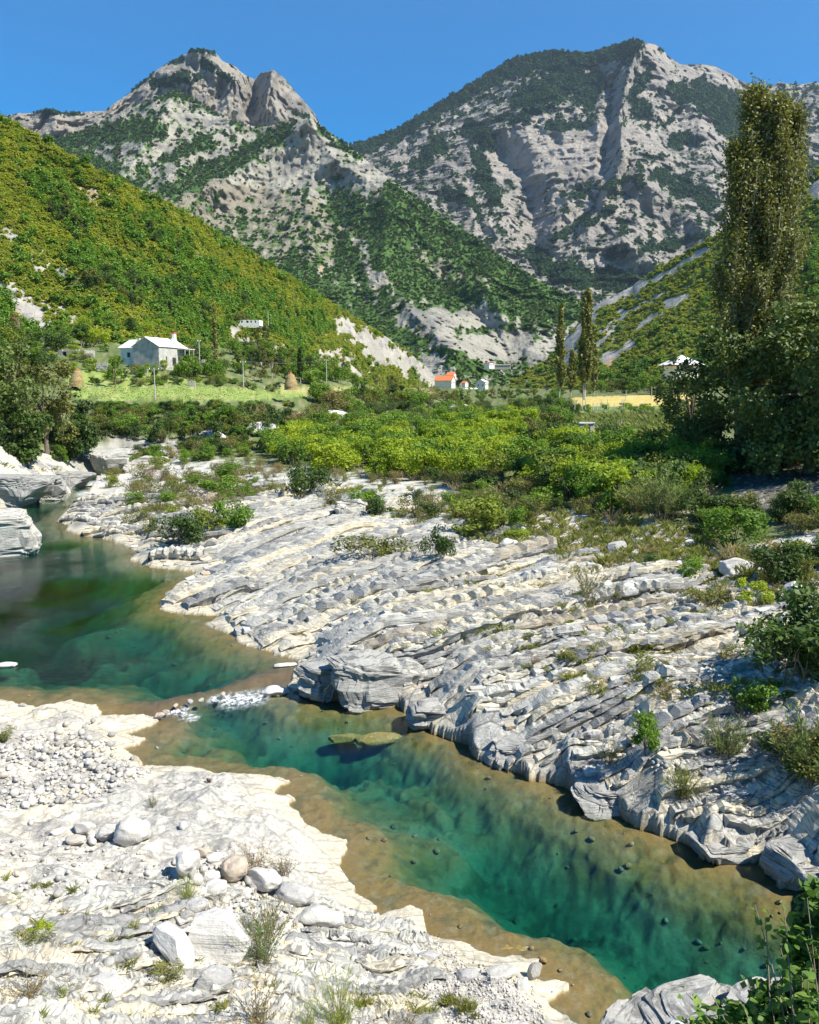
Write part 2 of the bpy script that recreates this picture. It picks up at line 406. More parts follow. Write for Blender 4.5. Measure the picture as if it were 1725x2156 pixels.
# ---- what the ground is made of, place by place (surface colour, with tree shade painted in at the right)
def c3(c): return np.array(c, float)[None]
def mixc(a, b, t): return a + (b - a) * np.asarray(t)[:, None]
nz = fbm2(fx * 0.5, fy * 0.5, 4, 201); nf = fbm2(fx * 2.3, fy * 2.3, 3, 205); nl = fbm2(fx * 0.06, fy * 0.06, 3, 209)
grey, pale, cream, tan = c3((.33, .325, .30)), c3((.57, .55, .48)), c3((.62, .55, .39)), c3((.42, .32, .18))
hb = hash01(M['k2'], 7, 3); hb1 = hash01(M['k1'], 7, 4)
rockc = mixc(grey, pale, sstep(.25, .8, hb * .5 + hb1 * .5 + .25 * nz))
rockc = mixc(rockc, cream, sstep(.55, .85, hb1 + .35 * nz + .15 * M['hc2']) * .8)
rockc = mixc(rockc, tan, sstep(.93, .99, hb) * .5)
hb3 = hash01(M['k3'], 7, 5)
leftc = mixc(c3((.53, .50, .43)), c3((.33, .32, .295)), sstep(-.1, .6, nz + .2 * nf))
leftc = mixc(leftc, c3((.70, .63, .46)), sstep(.1, .7, fbm2(fx * .3 + 9, fy * .5, 3, 215)) * .75)
leftc = mixc(leftc, mixc(c3((.44, .41, .36)), c3((.60, .57, .51)), hb3), M['sn'] * .75)
farl = mixc(c3((.24, .23, .20)), c3((.46, .43, .37)), sstep(-.3, .5, nz))
gravel = mixc(c3((.46, .44, .40)), c3((.60, .57, .52)), sstep(-.4, .5, nf))
col = mixc(gravel, rockc, M['rock'])
col = np.where(M['leftn'][:, None], leftc, col)
col = np.where(M['farleft'][:, None], farl, col)
# gravel bar by the water and at the bottom of the picture
gb = sstep(0, .35, strokes(PX, PY, [(880,2010,1060,2060,70),(950,2080,1050,2140,80)]) + .15 * nz)
col = mixc(col, c3((.42, .40, .36)), gb * .9)
# soil and green ground
greenline = np.interp(PX, [0, 200, 330, 500, 640, 900, 1050, 1400, 1560, 1725], [925, 930, 950, 985, 1000, 1010, 1050, 1110, 1160, 1230])
gr = sstep(25, -25, PY - greenline + 35 * nz) * (fy > 50)
gr = np.where(M['farleft'], sstep(15, -15, PY - np.interp(PX, [-300, 0, 100, 170, 240, 300], [930, 945, 960, 965, 925, 925]) + 10 * nz), gr)
ground = mixc(c3((.085, .13, .02)), c3((.16, .17, .045)), sstep(-.4, .6, nz))
col = mixc(col, ground, gr)
thin = sstep(.05, .6, fbm2(fx * .35 + 7, fy * .35, 4, 231)) * sstep(1230, 1090, PY) * sstep(1000, 1050, PY) * M['right']
col = mixc(col, c3((.24, .22, .11)), thin * .7)
def field(poly, c, c2):
    global col
    m = inpoly(PX + 5 * nz, PY + 1.2 * nf, poly) & (fy > 100)
    col = np.where(m[:, None], mixc(c3(c), c3(c2), sstep(-.3, .5, nz)), col); return m
FIELD = field([(150,809),(470,812),(600,824),(700,822),(690,832),(600,838),(500,843),(200,842),(150,838)], (.19, .28, .045), (.28, .34, .06))
field([(140,777),(200,778),(330,790),(430,800),(430,808),(140,808)], (.20, .28, .04), (.28, .33, .05))
field([(590,812),(900,818),(930,832),(700,834),(590,826)], (.30, .29, .08), (.38, .36, .10))
GOLD = field([(1205,836),(1500,828),(1500,854),(1205,856)], (.52, .42, .10), (.60, .46, .14))
field([(1205,856),(1500,854),(1500,876),(1210,878)], (.10, .17, .03), (.20, .26, .05))
field([(1205,878),(1500,876),(1480,925),(1225,925)], (.34, .36, .06), (.44, .42, .10))
painted_shade_soil = inpoly(PX, PY, [(1520,940),(1900,940),(1900,1080),(1560,1070)])  # dappled shade of the big trees, painted into the soil colour
col = np.where(painted_shade_soil[:, None], mixc(c3((.10, .09, .065)), c3((.34, .32, .28)), sstep(.15, .5, nf)), col)
path = sstep(0, .5, strokes(PX, PY, [(1110,1085,1210,1110,28),(1210,1110,1330,1160,26),(1330,1160,1440,1190,24),(1600,1230,1760,1215,22)]) + .2 * nz)
col = mixc(col, c3((.50, .44, .35)), path * .85)
# bleached rim just above the water, algae and silt below it
hw = GZ - M['lv']
rim = (1 - sstep(.25, .6, hw - .15 * nz)) * (M['d'] < 3) * (~M['ins'])
col = mixc(col, c3((.72, .64, .44)), rim * .85)
bed = mixc(c3((.21, .13, .026)), c3((.25, .27, .19)), sstep(.45, 1.7, M['dep'] + .5 * nz))
bed = mixc(bed, c3((.10, .085, .02)), sstep(.2, .6, fbm2(fx * 1.1, fy * 1.1, 4, 241)) * .75)
bed = mixc(bed, c3((.28, .23, .14)), sstep(.1, .7, nf) * .35)
bed = mixc(bed, c3((.10, .055, .02)), np.exp(-segdist(fx, fy, RAPID[1:6]) ** 2 / 2.2) * .9)
col = np.where(M['ins'][:, None], bed, col)
wet = M['ins'] | (hw < .06)
rough = M['rock'] + M['leftn'] * .6 + M['farleft'] * .7
gme = make_mesh('ground', np.stack([fx, fy, GZ], 1), grid_faces(*GX.shape), True,
                {'strata': M['s'], 'rocky': np.clip(rough, 0, 1) * (1 - gr) * (1 - .85 * M['ins']), 'green': gr, 'under': M['ins'].astype(float)}, {'col': np.clip(col, 0, 1)})
t = NT('river_ground'); p = t.pos(); c = t.attr('col', 'Color'); s_ = t.attr('strata'); rk = t.attr('rocky'); grn = t.attr('green')
fine = t.noise(t.scale(p, (1, 1, 1)), 9, 6, 0.65); fine2 = t.noise(p, 1.7, 5, .6)
lines = t.noise(None, 5.5, 6, .75, dim='1D', w=t.math('ADD', s_, t.math('MULTIPLY', t.noise(p, .8, 3), .5)))
crack = t.ramp(t.voro(t.scale(p, (1, 1.5, 1.5)), 2.2, 'DISTANCE_TO_EDGE'), 0.0, 0.05)
cc = t.mix(t.ramp(fine, .3, .7), t.mix(.35, c, (.1, .1, .09)), t.mix(t.math('SUBTRACT', .22, t.math('MULTIPLY', t.math('MAXIMUM', grn, t.attr('under')), .2)), c, (.9, .87, .8)))
cc = t.mix(t.math('MULTIPLY', t.ramp(lines, .38, .52, 1, 0), t.math('MULTIPLY', rk, .75)), cc, t.mix(.65, c, (.1, .1, .1)))
stain = t.math('MULTIPLY', t.ramp(t.noise(t.scale(p, (1, 2.2, 1)), .55, 7, .65), .50, .62), t.math('MULTIPLY', rk, .5))
cc = t.mix(stain, cc, (.27, .24, .19))
jnt = t.ramp(t.voro(t.scale(t.math('ADD', p, 0) if False else p, (.8, 1.3, 1.3)), .8, 'DISTANCE_TO_EDGE'), 0.0, 0.055)
cc = t.mix(t.math('MULTIPLY', t.math('SUBTRACT', 1.0, jnt), t.math('MULTIPLY', rk, .6)), cc, (.09, .08, .065))
t.col(cc)
hgt = t.math('ADD', t.math('MULTIPLY', lines, t.math('MULTIPLY', rk, 1.3)), t.math('ADD', t.math('MULTIPLY', fine, .35), t.math('MULTIPLY', crack, t.math('MULTIPLY', rk, .25))))
t.nor(t.bump(hgt, 0.75, 0.10))
GROUND = ob('ground', gme, t.m); tag(GROUND, kind='structure')

# ------------------------------------------------------------------ water
xs = np.arange(-75, 46, .35); ys = np.concatenate([np.arange(9, 60, .3), np.arange(60, 190, 1.2)])
WX, WY = np.meshgrid(xs, ys); wz = water_level(WX, WY)
drp = segdist(WX, WY, RAPID[1:6])
rip = np.exp(-(drp / 1.1) ** 2)
wz = wz + rip * (0.05 * noise2(WX * 1.3, WY * 2.6, 301) + 0.04 * noise2(WX * 3.2, WY * 4.6, 302)) + 0.004 * fbm2(WX * 1.2, WY * 2.2, 2, 303)
V = np.stack([WX.ravel(), WY.ravel(), wz.ravel()], 1); F = grid_faces(*WX.shape)
nr, nc = WX.shape; i = np.arange(nr * nc).reshape(nr, nc)
edge = np.concatenate([i[0, :], i[1:, -1], i[-1, -2::-1], i[-2:0:-1, 0]]); nb = len(V)
Vb = V[edge].copy(); Vb[:, 2] = -6; ctr = len(V) + len(Vb)
V2 = np.vstack([V, Vb]); ne = len(edge); k = np.arange(ne); k2 = (k + 1) % ne
F2 = np.stack([edge[k2], edge[k], nb + k, nb + k2], 1)
me = bpy.data.meshes.new('river_water')
me.from_pydata(V2.tolist(), [], F.tolist() + F2.tolist() + [list(range(nb + ne - 1, nb - 1, -1))])
me.polygons.foreach_set('use_smooth', np.ones(len(me.polygons), bool)); me.update()
at = me.attributes.new('foam', 'FLOAT', 'POINT'); fo = np.zeros(len(V2)); fpx, fpy = proj(WX.ravel(), WY.ravel(), wz.ravel())
fo[:len(V)] = np.maximum(strokes(fpx, fpy, [(480,1478,545,1468,20),(380,1500,410,1515,10),(345,1503,395,1492,7),(440,1474,500,1466,8),(170,1040,235,1030,8),(190,1018,215,1014,6)]) * 1.2, 0)
at.data.foreach_set('value', fo.astype(np.float32))
t = NT('river_water'); p = t.pos()
gl = t.new('ShaderNodeBsdfGlossy'); gl.inputs['Roughness'].default_value = 0.03; gl.inputs['Color'].default_value = (1, 1, 1, 1)
tr = t.new('ShaderNodeBsdfTransparent'); tr.inputs['Color'].default_value = (.97, .99, .98, 1)
fr = t.new('ShaderNodeFresnel'); fr.inputs['IOR'].default_value = 1.33
w1 = t.noise(t.scale(p, (1.0, 2.0, 1)), 2.2, 5, .6); w2 = t.noise(t.scale(p, (1.0, 1.8, 1)), 9.0, 3, .5)
calm = t.ramp(t.noise(p, .09, 2), .42, .62, .12, 1.0)
hh = t.math('MULTIPLY', t.math('ADD', w1, t.math('MULTIPLY', w2, .5)), calm)
bn = t.bump(hh, .55, .06)
t.l.new(bn, gl.inputs['Normal']); t.l.new(bn, fr.inputs['Normal'])
mx = t.new('ShaderNodeMixShader'); t.l.new(fr.outputs[0], mx.inputs[0]); t.l.new(tr.outputs[0], mx.inputs[1]); t.l.new(gl.outputs[0], mx.inputs[2])
df = t.new('ShaderNodeBsdfDiffuse'); df.inputs['Color'].default_value = (.8, .83, .84, 1)
fm = t.math('MULTIPLY', t.attr('foam'), t.ramp(t.noise(t.scale(p, (1, .6, 1)), 5.0, 6, .8), .42, .6), clamp=True)
mx2 = t.new('ShaderNodeMixShader'); t.l.new(fm, mx2.inputs[0]); t.l.new(mx.outputs[0], mx2.inputs[1]); t.l.new(df.outputs[0], mx2.inputs[2])
t.l.new(mx2.outputs[0], t.out.inputs['Surface'])
va = t.new('ShaderNodeVolumeAbsorption'); va.inputs['Color'].default_value = (.02, .66, .56, 1); va.inputs['Density'].default_value = .7
t.l.new(va.outputs[0], t.out.inputs['Volume'])
t.n.remove(t.b)
WATER = ob('river_water', me, t.m); tag(WATER, kind='structure')
# ------------------------------------------------------------------ hills and mountains
SURF = {}
def surface(name, x0, x1, dx, rows, crest, base, Dc, Db, power=1.0, ridges=(), relief=(), edge=2.0, seed=0, rsc=1.0, back=10, backz=0.9, smooth=True):
    xc = np.arange(x0, x1 + .1, dx); tt = np.linspace(0, 1, rows)
    cy = np.interp(xc, *zip(*crest)); by = np.interp(xc, *zip(*base))
    jag = edge * fbm2(xc * .035, xc * 0, 4, seed + 1) + edge * .5 * fbm2(xc * .3, xc * 0, 2, seed + 9)
    cy = cy + jag
    X_, T_ = np.meshgrid(xc, tt)
    Yp = by[None] + (cy - by)[None] * T_
    dc = np.interp(xc, *zip(*Dc)); db = np.interp(xc, *zip(*Db))
    D = db[None] + (dc - db)[None] * T_ ** power
    wx = X_ + 5 * noise2(X_ * .03, Yp * .03, seed + 50) + 2 * noise2(X_ * .12, Yp * .12, seed + 51); wy = Yp + 4 * noise2(X_ * .03 + 9, Yp * .03, seed + 52)
    for pts, wl, wr, A in ridges:
        best = np.full(X_.shape, 1e9); side = np.zeros(X_.shape)
        for (ax_, ay_), (bx_, by_) in zip(pts[:-1], pts[1:]):
            vx, vy = bx_ - ax_, by_ - ay_; L = vx * vx + vy * vy
            t_ = np.clip(((wx - ax_) * vx + (wy - ay_) * vy) / L, 0, 1)
            d_ = np.hypot(wx - ax_ - t_ * vx, wy - ay_ - t_ * vy); s_ = np.sign(vx * (wy - ay_) - vy * (wx - ax_))
            m = d_ < best; best = np.where(m, d_, best); side = np.where(m, s_, side)
        w = np.where(side > 0, wl, wr)          # walking down the ridge, left of the walker is the viewer's right
        D = D - A * rsc * np.clip(1 - best / w, 0, 1) ** 1.15
    P = np.stack([ray(X_, Yp)[0] * D, D, CAM_H + ray(X_, Yp)[1] * D], -1)
    disp = 0
    for amp, sc, st, kind in relief:
        sx, sy, sz = sc if isinstance(sc, tuple) else (sc,) * 3
        disp = disp + amp * fbm3(P[..., 0] / sx, P[..., 1] / sy, P[..., 2] / sz, st, seed + 20 + int(amp), ridged=(kind == 'r'))
    D = D - disp * sstep(0, .03, T_) 
    A1, A2 = ray(X_, Yp)
    P = np.stack([A1 * D, D, CAM_H + A2 * D], -1)
    # the far side of the crest falls away
    bk = []
    last = P[-1]; step = (dc * .03 + 4)
    for k in range(1, back + 1):
        q = last.copy(); q[:, 0] *= 1 + .03 * k; q[:, 1] += step * k * 1.3; q[:, 2] -= backz * step * k * .9 * (0.35 + .65 * k / back)
        bk.append(q)
    G = np.concatenate([P, np.array(bk)], 0)
    ex = np.concatenate([X_, np.repeat(X_[-1:], back, 0)]); ey = np.concatenate([Yp, np.repeat(Yp[-1:], back, 0)])
    return G, ex, ey, (rows + back, len(xc))
def slope_of(G):
    a = np.gradient(G, axis=0); b = np.gradient(G, axis=1)
    n = np.cross(b, a); n /= np.linalg.norm(n, axis=-1, keepdims=True) + 1e-9
    return np.abs(n[..., 2])

def hill_material(name, rock1, rock2, veg1, veg2, burn, soil, sc, strat, bumpd):
    t = NT(name); p = t.pos(); veg = t.attr('veg'); bn = t.attr('burn'); so = t.attr('soil')
    n1 = t.noise(p, 1 / sc, 6, .6); n2 = t.noise(p, 6 / sc, 6, .65); ns = t.noise(t.scale(p, strat), 1 / sc, 7, .65)
    r = t.mix(t.ramp(n1, .3, .7), rock1, rock2)
    r = t.mix(t.ramp(ns, .40, .50, .75, 0), r, t.mix(.65, r, (.10, .10, .11)))
    r = t.mix(t.ramp(n2, .35, .65, .35, 0), r, t.mix(.5, r, (.15, .14, .12)))
    g = t.mix(t.ramp(n2, .35, .65), veg1, veg2)
    r = t.mix(t.ramp(t.math('ADD', bn, t.math('SUBTRACT', n2, .5)), .35, .65), r, burn)
    r = t.mix(t.ramp(t.math('ADD', so, t.math('SUBTRACT', n2, .5)), .4, .55), r, soil)
    f = t.ramp(t.math('ADD', veg, t.math('MULTIPLY', t.math('SUBTRACT', n2, .5), 1.3)), .42, .58)
    t.col(t.mix(f, r, g))
    h = t.math('ADD', t.math('MULTIPLY', ns, 1.1), n2)
    t.nor(t.bump(h, .9, bumpd)); t.b.inputs['Specular IOR Level'].default_value = .1
    return t.m
def add_surface(name, args, mat, vegf):
    G, ex, ey, shp = args
    sl = slope_of(G)
    veg, burn, soil = vegf(ex, ey, G, sl)
    me = make_mesh(name, G.reshape(-1, 3), grid_faces(*shp), True, {'veg': veg.ravel(), 'burn': burn.ravel(), 'soil': soil.ravel()})
    o = ob(name, me, mat); tag(o, kind='structure')
    SURF[name] = (o, G, ex, ey, veg, burn, soil)
    return o

# far mountain on the right
CR = [(690,318),(740,304),(800,286),(850,262),(900,232),(950,200),(1000,172),(1050,140),(1080,122),(1130,113),(1165,104),(1200,110),(1260,107),(1300,90),(1345,84),(1380,94),(1430,134),(1500,137),(1540,156),(1580,180),(1605,196),(1640,173),(1680,178),(1725,172),(1900,140)]
rid = [([(1350,88),(1318,170),(1306,250),(1312,330),(1290,390)], 60, 16, 420),
       ([(1290,180),(1282,260),(1272,360)], 22, 40, -330), ([(1345,90),(1390,150),(1420,200)], 50, 30, 160),
       ([(1452,218),(1470,260),(1490,300)], 40, 55, 260), ([(1600,200),(1650,260),(1680,330)], 60, 50, 200), ([(1560,200),(1590,300),(1600,400)], 40, 40, -260),
       ([(1352,368),(1400,420),(1475,480),(1520,540)], 45, 60, 260), ([(1352,368),(1300,430),(1240,480)], 30, 70, 150), ([(1312,505),(1360,540),(1400,570)], 40, 60, 230), ([(1312,505),(1240,530),(1180,560)], 25, 50, 120),
       ([(1130,515),(1120,440),(1100,370),(1060,330)], 60, 80, -330), ([(1020,300),(1045,400),(1080,480)], 50, 30, 170),
       ([(880,270),(950,360),(1020,460)], 50, 60, 200), ([(930,300),(985,380),(1010,440)], 25, 40, -160), ([(1200,120),(1150,190),(1090,240),(1030,270)], 30, 50, 130),
       ([(1210,390),(1190,440),(1150,500)], 16, 40, 170), ([(1278,395),(1265,440),(1230,470)], 14, 40, 170), ([(1140,180),(1220,240),(1270,260)], 30, 20, 90)]
S = surface('m', 690, 1900, 2.3, 250, CR, [(690,430),(900,500),(1050,600),(1200,680),(1400,690),(1500,640),(1900,600)], [(690,5600),(1000,5400),(1340,5000),(1600,5600),(1900,5200)],
            [(690,3900),(900,3500),(1200,2700),(1500,2600),(1900,2600)], 1.15, rid, [(80, (520, 700, 520), 3, 'n'), (38, (170, 300, 330), 4, 'r'), (24, (60, 90, 80), 5, 'r'), (20, (600, 600, 46), 2, 'r')], 2.6, 400, .62)
FOR_C = [(862,262,1052,150,19),(1040,150,1182,120,27),(1182,132,1345,92,24),(1110,205,1215,160,30),(987,275,1050,300,26),(1002,325,1037,415,18),(1412,190,1478,215,18),
 (1490,195,1570,270,48),(1400,300,1460,292,13),(1387,365,1500,430,20),(1212,400,1350,378,13),(1170,500,1290,440,12),(1160,575,1380,600,26),(1122,530,1165,580,22),(760,310,862,270,20),(880,345,930,300,16),
 (1330,215,1360,235,22),(1255,170,1230,210,26),(1160,270,1240,262,14),(1390,360,1420,400,14),(1280,540,1480,500,12),(1380,130,1330,200,10),(940,400,1010,440,12),(1430,230,1400,260,10),(1560,330,1700,350,30),(1060,250,1150,230,10)]
BARE_C = [(1370,100,1400,170,16),(1440,145,1570,185,14),(1400,290,1250,300,20),(1060,300,1260,290,30),(1080,340,1240,360,50),(1430,260,1480,270,22),(1120,400,1120,480,20),(1330,530,1350,560,16)]
def vf(ex, ey, G, sl):
    wx = ex + 14 * fbm2(ex * .03, ey * .03, 3, 501); wy = ey + 12 * fbm2(ex * .03 + 7, ey * .03, 3, 502)
    n = fbm2(ex * .05, ey * .05, 5, 503)
    v = .62 * sstep(-.2, .5, strokes(wx, wy, FOR_C)) + .19 + .26 * n - .5 * sstep(0, .5, strokes(wx, wy, BARE_C)) + .5 * (sl - .55) + .12 * sstep(300, 120, ey) * (ex < 1340)
    return v, 0 * v, sstep(.1, .5, strokes(wx, wy, [(1190,112,1215,120,14),(1310,540,1350,560,12),(1385,100,1400,110,14)])) * .45
add_surface('far_mountain', S, hill_material('far_limestone', (.37, .335, .295), (.53, .475, .40), (.018, .040, .020), (.035, .07, .025), (.2, .15, .1), (.45, .34, .22), 200, (1.0, .3, 4.0), 60), vf)

# rocky peak on the left
CR = [(-250,270),(-100,258),(0,241),(50,239),(78,236),(95,228),(115,232),(135,238),(220,233),(262,202),(300,172),(322,152),(350,134),(385,118),(400,105),(430,103),(452,108),(468,128),(490,136),(520,160),(537,168),(548,152),(575,147),(600,165),(622,192),(645,218),(662,238),(674,262),(720,300),(790,350)]
rid = [([(575,148),(570,200),(590,250)], 40, 18, 230), ([(538,165),(535,205),(520,240)], 18, 30, -200), ([(640,215),(625,240),(640,262)], 30, 14, 120), ([(440,108),(470,150),(500,180),(505,240)], 60, 30, 170), ([(330,150),(390,165),(420,200)], 40, 30, 130), ([(400,110),(380,150),(360,185)], 30, 30, 80),
       ([(500,165),(480,210),(470,240)], 20, 16, 110), ([(100,232),(140,270)], 40, 20, 100), ([(30,240),(60,280)], 30, 20, 80)]
S = surface('m', -250, 790, 2.3, 110, CR, [(-250,430),(300,400),(790,470)], [(-250,4300),(430,4100),(790,4400)], [(-250,3100),(790,3500)], 1.1, rid,
            [(60, (420, 500, 420), 3, 'n'), (62, (130, 200, 300), 4, 'r'), (24, (36, 60, 80), 3, 'r')], 2.0, 430)
FOR_A = [(385,106,450,104,9),(340,132,378,124,8),(268,195,318,155,6),(325,178,392,166,13),(430,130,450,150,10),(465,158,490,170,7),(80,232,165,238,8),(620,236,650,250,6),(400,178,420,160,5)]
def vf(ex, ey, G, sl):
    wx = ex + 8 * fbm2(ex * .05, ey * .05, 3, 511); wy = ey + 6 * fbm2(ex * .05 + 7, ey * .05, 3, 512)
    v = .75 * sstep(-.1, .4, strokes(wx, wy, FOR_A)) + .13 * fbm2(ex * .08, ey * .08, 4, 513) + .3 * (sl - .5) + .1
    return v, 0 * v, sstep(0, .4, strokes(wx, wy, [(450,130,520,160,12)])) * .35
add_surface('rocky_peak', S, hill_material('peak_limestone', (.36, .32, .26), (.48, .435, .355), (.02, .045, .02), (.05, .085, .03), (.2, .15, .1), (.34, .33, .18), 150, (1.0, .3, 1.8), 45), vf)

# forested and burnt spur that comes down from the peak into the valley
CR = [(60,330),(90,295),(130,290),(200,262),(260,232),(330,205),(372,190),(400,203),(430,224),(470,245),(500,257),(540,268),(585,262),(620,254),(650,250),(690,275),(740,311),(790,352),(850,398),(950,466),(1050,535),(1130,588),(1200,622),(1262,650),(1330,690)]
rid = [([(372,192),(330,260),(290,330),(240,400)], 70, 40, 260), ([(650,252),(600,300),(520,350),(430,400),(350,440)], 80, 60, 330), ([(500,258),(440,310),(360,360)], 40, 50, 130), ([(560,266),(480,300),(400,360)], 30, 40, -140),
       ([(650,252),(700,330),(780,380),(860,470)], 60, 70, 160), ([(690,400),(720,480),(700,560)], 50, 50, -130), ([(850,400),(820,480),(800,560),(860,650),(950,740)], 60, 60, 150), ([(1050,540),(1020,600),(1060,660)], 50, 50, 110), ([(950,470),(920,540),(900,620)], 30, 40, -80),
       ([(940,600),(1000,660),(1060,720),(1080,790)], 40, 40, -90), ([(880,640),(930,700),(990,770)], 40, 50, 80), ([(1130,590),(1150,660),(1120,720)], 40, 40, 60)]
S = surface('m', 60, 1330, 2.5, 230, CR, [(60,600),(400,700),(700,820),(950,845),(1330,845)], [(60,3300),(372,3300),(650,3000),(850,2500),(1050,2050),(1200,1800),(1330,1700)],
            [(60,1600),(400,1300),(700,1050),(950,1020),(1100,1150),(1330,1000)], .9, rid, [(34, (380, 450, 380), 3, 'n'), (24, (110, 160, 150), 4, 'r'), (12, (28, 40, 40), 3, 'r')], 2.4, 460, .6)
FOR_B = [(140,292,330,272,26),(125,310,230,360,24),(330,205,372,194,14),(372,194,500,258,9),(270,395,440,295,20),(350,400,610,272,20),(370,410,520,330,16),(675,268,760,330,9),(690,290,740,350,10),
 (715,440,830,480,34),(830,430,1000,540,46),(720,520,760,640,26),(800,520,900,620,44),(900,620,1180,640,34),(1000,540,1150,610,36),(620,560,700,640,30),(840,690,900,740,12),(960,700,1080,690,10),(1180,650,1300,690,22),(760,660,820,700,24),(950,770,1100,770,16)]
BARE_B = [(500,400,700,330,40),(640,280,700,330,30),(700,340,800,380,26),(640,300,560,400,30),(400,250,480,255,16),(300,380,400,330,10),(450,330,540,280,8),(755,505,800,600,13),(725,560,770,640,8),(880,660,1060,740,50),(1000,660,1120,760,46),(1080,760,1250,690,26),(380,245,330,330,12),(950,790,900,760,30)]
def vf(ex, ey, G, sl):
    wx = ex + 14 * fbm2(ex * .03, ey * .03, 4, 521); wy = ey + 12 * fbm2(ex * .03 + 7, ey * .03, 4, 522)
    n = fbm2(ex * .06, ey * .06, 5, 523)
    v = .33 + .5 * sstep(-.3, .5, strokes(wx, wy, FOR_B)) + .20 * sstep(380, 480, ey) - .42 * sstep(-.1, .5, strokes(wx, wy, BARE_B)) + .28 * n
    burn = sstep(-.2, .5, strokes(wx, wy, [(380,410,700,470,60),(450,480,690,520,60),(560,560,640,600,40),(900,560,1100,600,40)])) * (.75 + .3 * n)
    grass = fbm2(ex * .05 + 30, ey * .07, 4, 524)
    v = v - .25 * burn + .35 * sstep(.2, .6, grass) * burn
    return v, burn, sstep(.2, .6, strokes(wx, wy, [(677,540,680,570,6),(755,600,770,640,7)])) * .6
add_surface('valley_spur', S, hill_material('spur_slope', (.29, .27, .22), (.40, .375, .30), (.04, .085, .022), (.085, .15, .035), (.25, .22, .165), (.40, .29, .17), 120, (1, .5, 1.6), 12), vf)

# green hillside on the left
CR = [(-420,40),(-150,160),(0,246),(60,276),(150,330),(250,384),(350,430),(400,456),(500,520),(600,576),(700,642),(800,702),(870,748),(910,785),(945,812)]
S = surface('m', -420, 945, 3.6, 170, CR, [(-420,860),(0,850),(500,850),(945,850)], [(-420,430),(0,440),(200,450),(400,500),(600,610),(700,700),(800,830),(900,985),(945,1030)],
            [(-420,215),(0,232),(300,238),(450,285),(600,400),(700,530),(800,700),(900,930),(945,1000)], .95,
            [([(0,560),(150,560),(250,640)], 50, 50, 9), ([(180,330),(330,500),(420,640)], 40, 60, 8), ([(300,420),(400,560),(480,650)], 40, 30, -7), ([(60,300),(170,420),(260,560)], 30, 40, -8), ([(560,560),(620,660),(680,740)], 40, 40, 10), ([(480,700),(560,720),(620,790)], 25, 40, 12)],
            [(7, (70, 90, 70), 3, 'n'), (2.6, (18, 24, 18), 4, 'r')], 2.2, 490)
ROCK_L = [(0,488,60,512,10),(60,530,100,560,10),(95,560,175,605,12),(0,610,90,690,36),(95,640,170,690,14),(720,690,900,790,30),(690,740,760,790,16),(800,720,930,810,30),(640,800,700,745,10),(480,700,560,745,14),(500,650,510,680,6),(740,700,800,760,26),(560,740,600,790,14)]
SOIL_L = [(155,385,215,432,13),(180,440,190,480,6),(385,500,425,540,6),(575,560,600,600,7),(560,700,600,760,16),(260,560,300,590,6),(20,640,60,700,12),(100,320,120,350,5)]
DARK_L = [(95,400,175,480,30),(305,465,390,545,26),(180,560,420,640,40),(400,580,620,700,44),(430,460,520,530,12),(330,640,460,720,24),(0,660,60,720,26),(220,440,300,520,16),(640,620,680,700,16),(600,700,660,770,20)]
def vf(ex, ey, G, sl):
    wx = ex + 22 * fbm2(ex * .05, ey * .05, 5, 531, .65); wy = ey + 18 * fbm2(ex * .05 + 7, ey * .05, 5, 532, .65)
    n = fbm2(ex * .05, ey * .06, 5, 533)
    v = .72 + .25 * n - .8 * sstep(0, .7, strokes(wx, wy, ROCK_L) + .25 * n)
    soil = sstep(-.1, .5, strokes(wx, wy, SOIL_L) - .3) * .9 + .12 * n
    return v - .7 * soil * (soil > .3), sstep(0, .5, strokes(wx, wy, DARK_L)) , soil
add_surface('left_hillside', S, hill_material('left_slope', (.33, .31, .27), (.47, .44, .38), (.085, .11, .02), (.16, .17, .035), (.05, .07, .02), (.34, .25, .15), 22, (1, .6, 1.6), 1.6), vf)

# green hillside on the right
CR = [(1075,805),(1110,780),(1150,760),(1200,702),(1250,646),(1330,602),(1400,556),(1450,528),(1500,500),(1600,440),(1690,382),(1725,352),(1850,280),(2150,150)]
S = surface('m', 1075, 2150, 4.0, 130, CR, [(1075,850),(2150,870)], [(1075,1000),(1250,1080),(1400,1020),(1600,900),(1725,840),(2150,760)],
            [(1075,950),(1250,640),(1400,460),(1725,300),(2150,240)], 1.0, [([(1500,500),(1450,600),(1400,700)], 40, 40, 12), ([(1330,602),(1300,680),(1290,760)], 25, 25, -10), ([(1700,400),(1690,560)], 50, 50, 10)],
            [(10, (90, 110, 90), 3, 'n'), (3, (22, 30, 22), 4, 'r')], 2.4, 540)
ROCK_R = [(1190,730,1250,670,12),(1240,740,1300,690,6),(1345,690,1420,640,5),(1250,648,1335,612,11),(1335,606,1420,572,9),(1262,700,1400,612,4),(1280,770,1330,722,9),(1430,560,1490,530,10),(1180,770,1215,740,10),(1400,640,1450,625,7),(1300,660,1340,650,5),(1700,360,1725,420,16),(1690,420,1725,400,8),(1265,760,1290,745,10)]
def vf(ex, ey, G, sl):
    wx = ex + 7 * fbm2(ex * .05, ey * .05, 4, 541); wy = ey + 6 * fbm2(ex * .05 + 7, ey * .05, 4, 542)
    n = fbm2(ex * .06, ey * .06, 5, 543)
    v = .72 + .25 * n - .9 * sstep(-.1, .5, strokes(wx, wy, ROCK_R))
    return v, sstep(0, .5, strokes(wx, wy, [(1250,790,1500,770,24),(1700,500,1800,700,60),(1690,400,1725,360,12)])), sstep(0, .5, strokes(wx, wy, [(1262,740,1320,700,6),(1270,770,1300,760,8)])) * .7
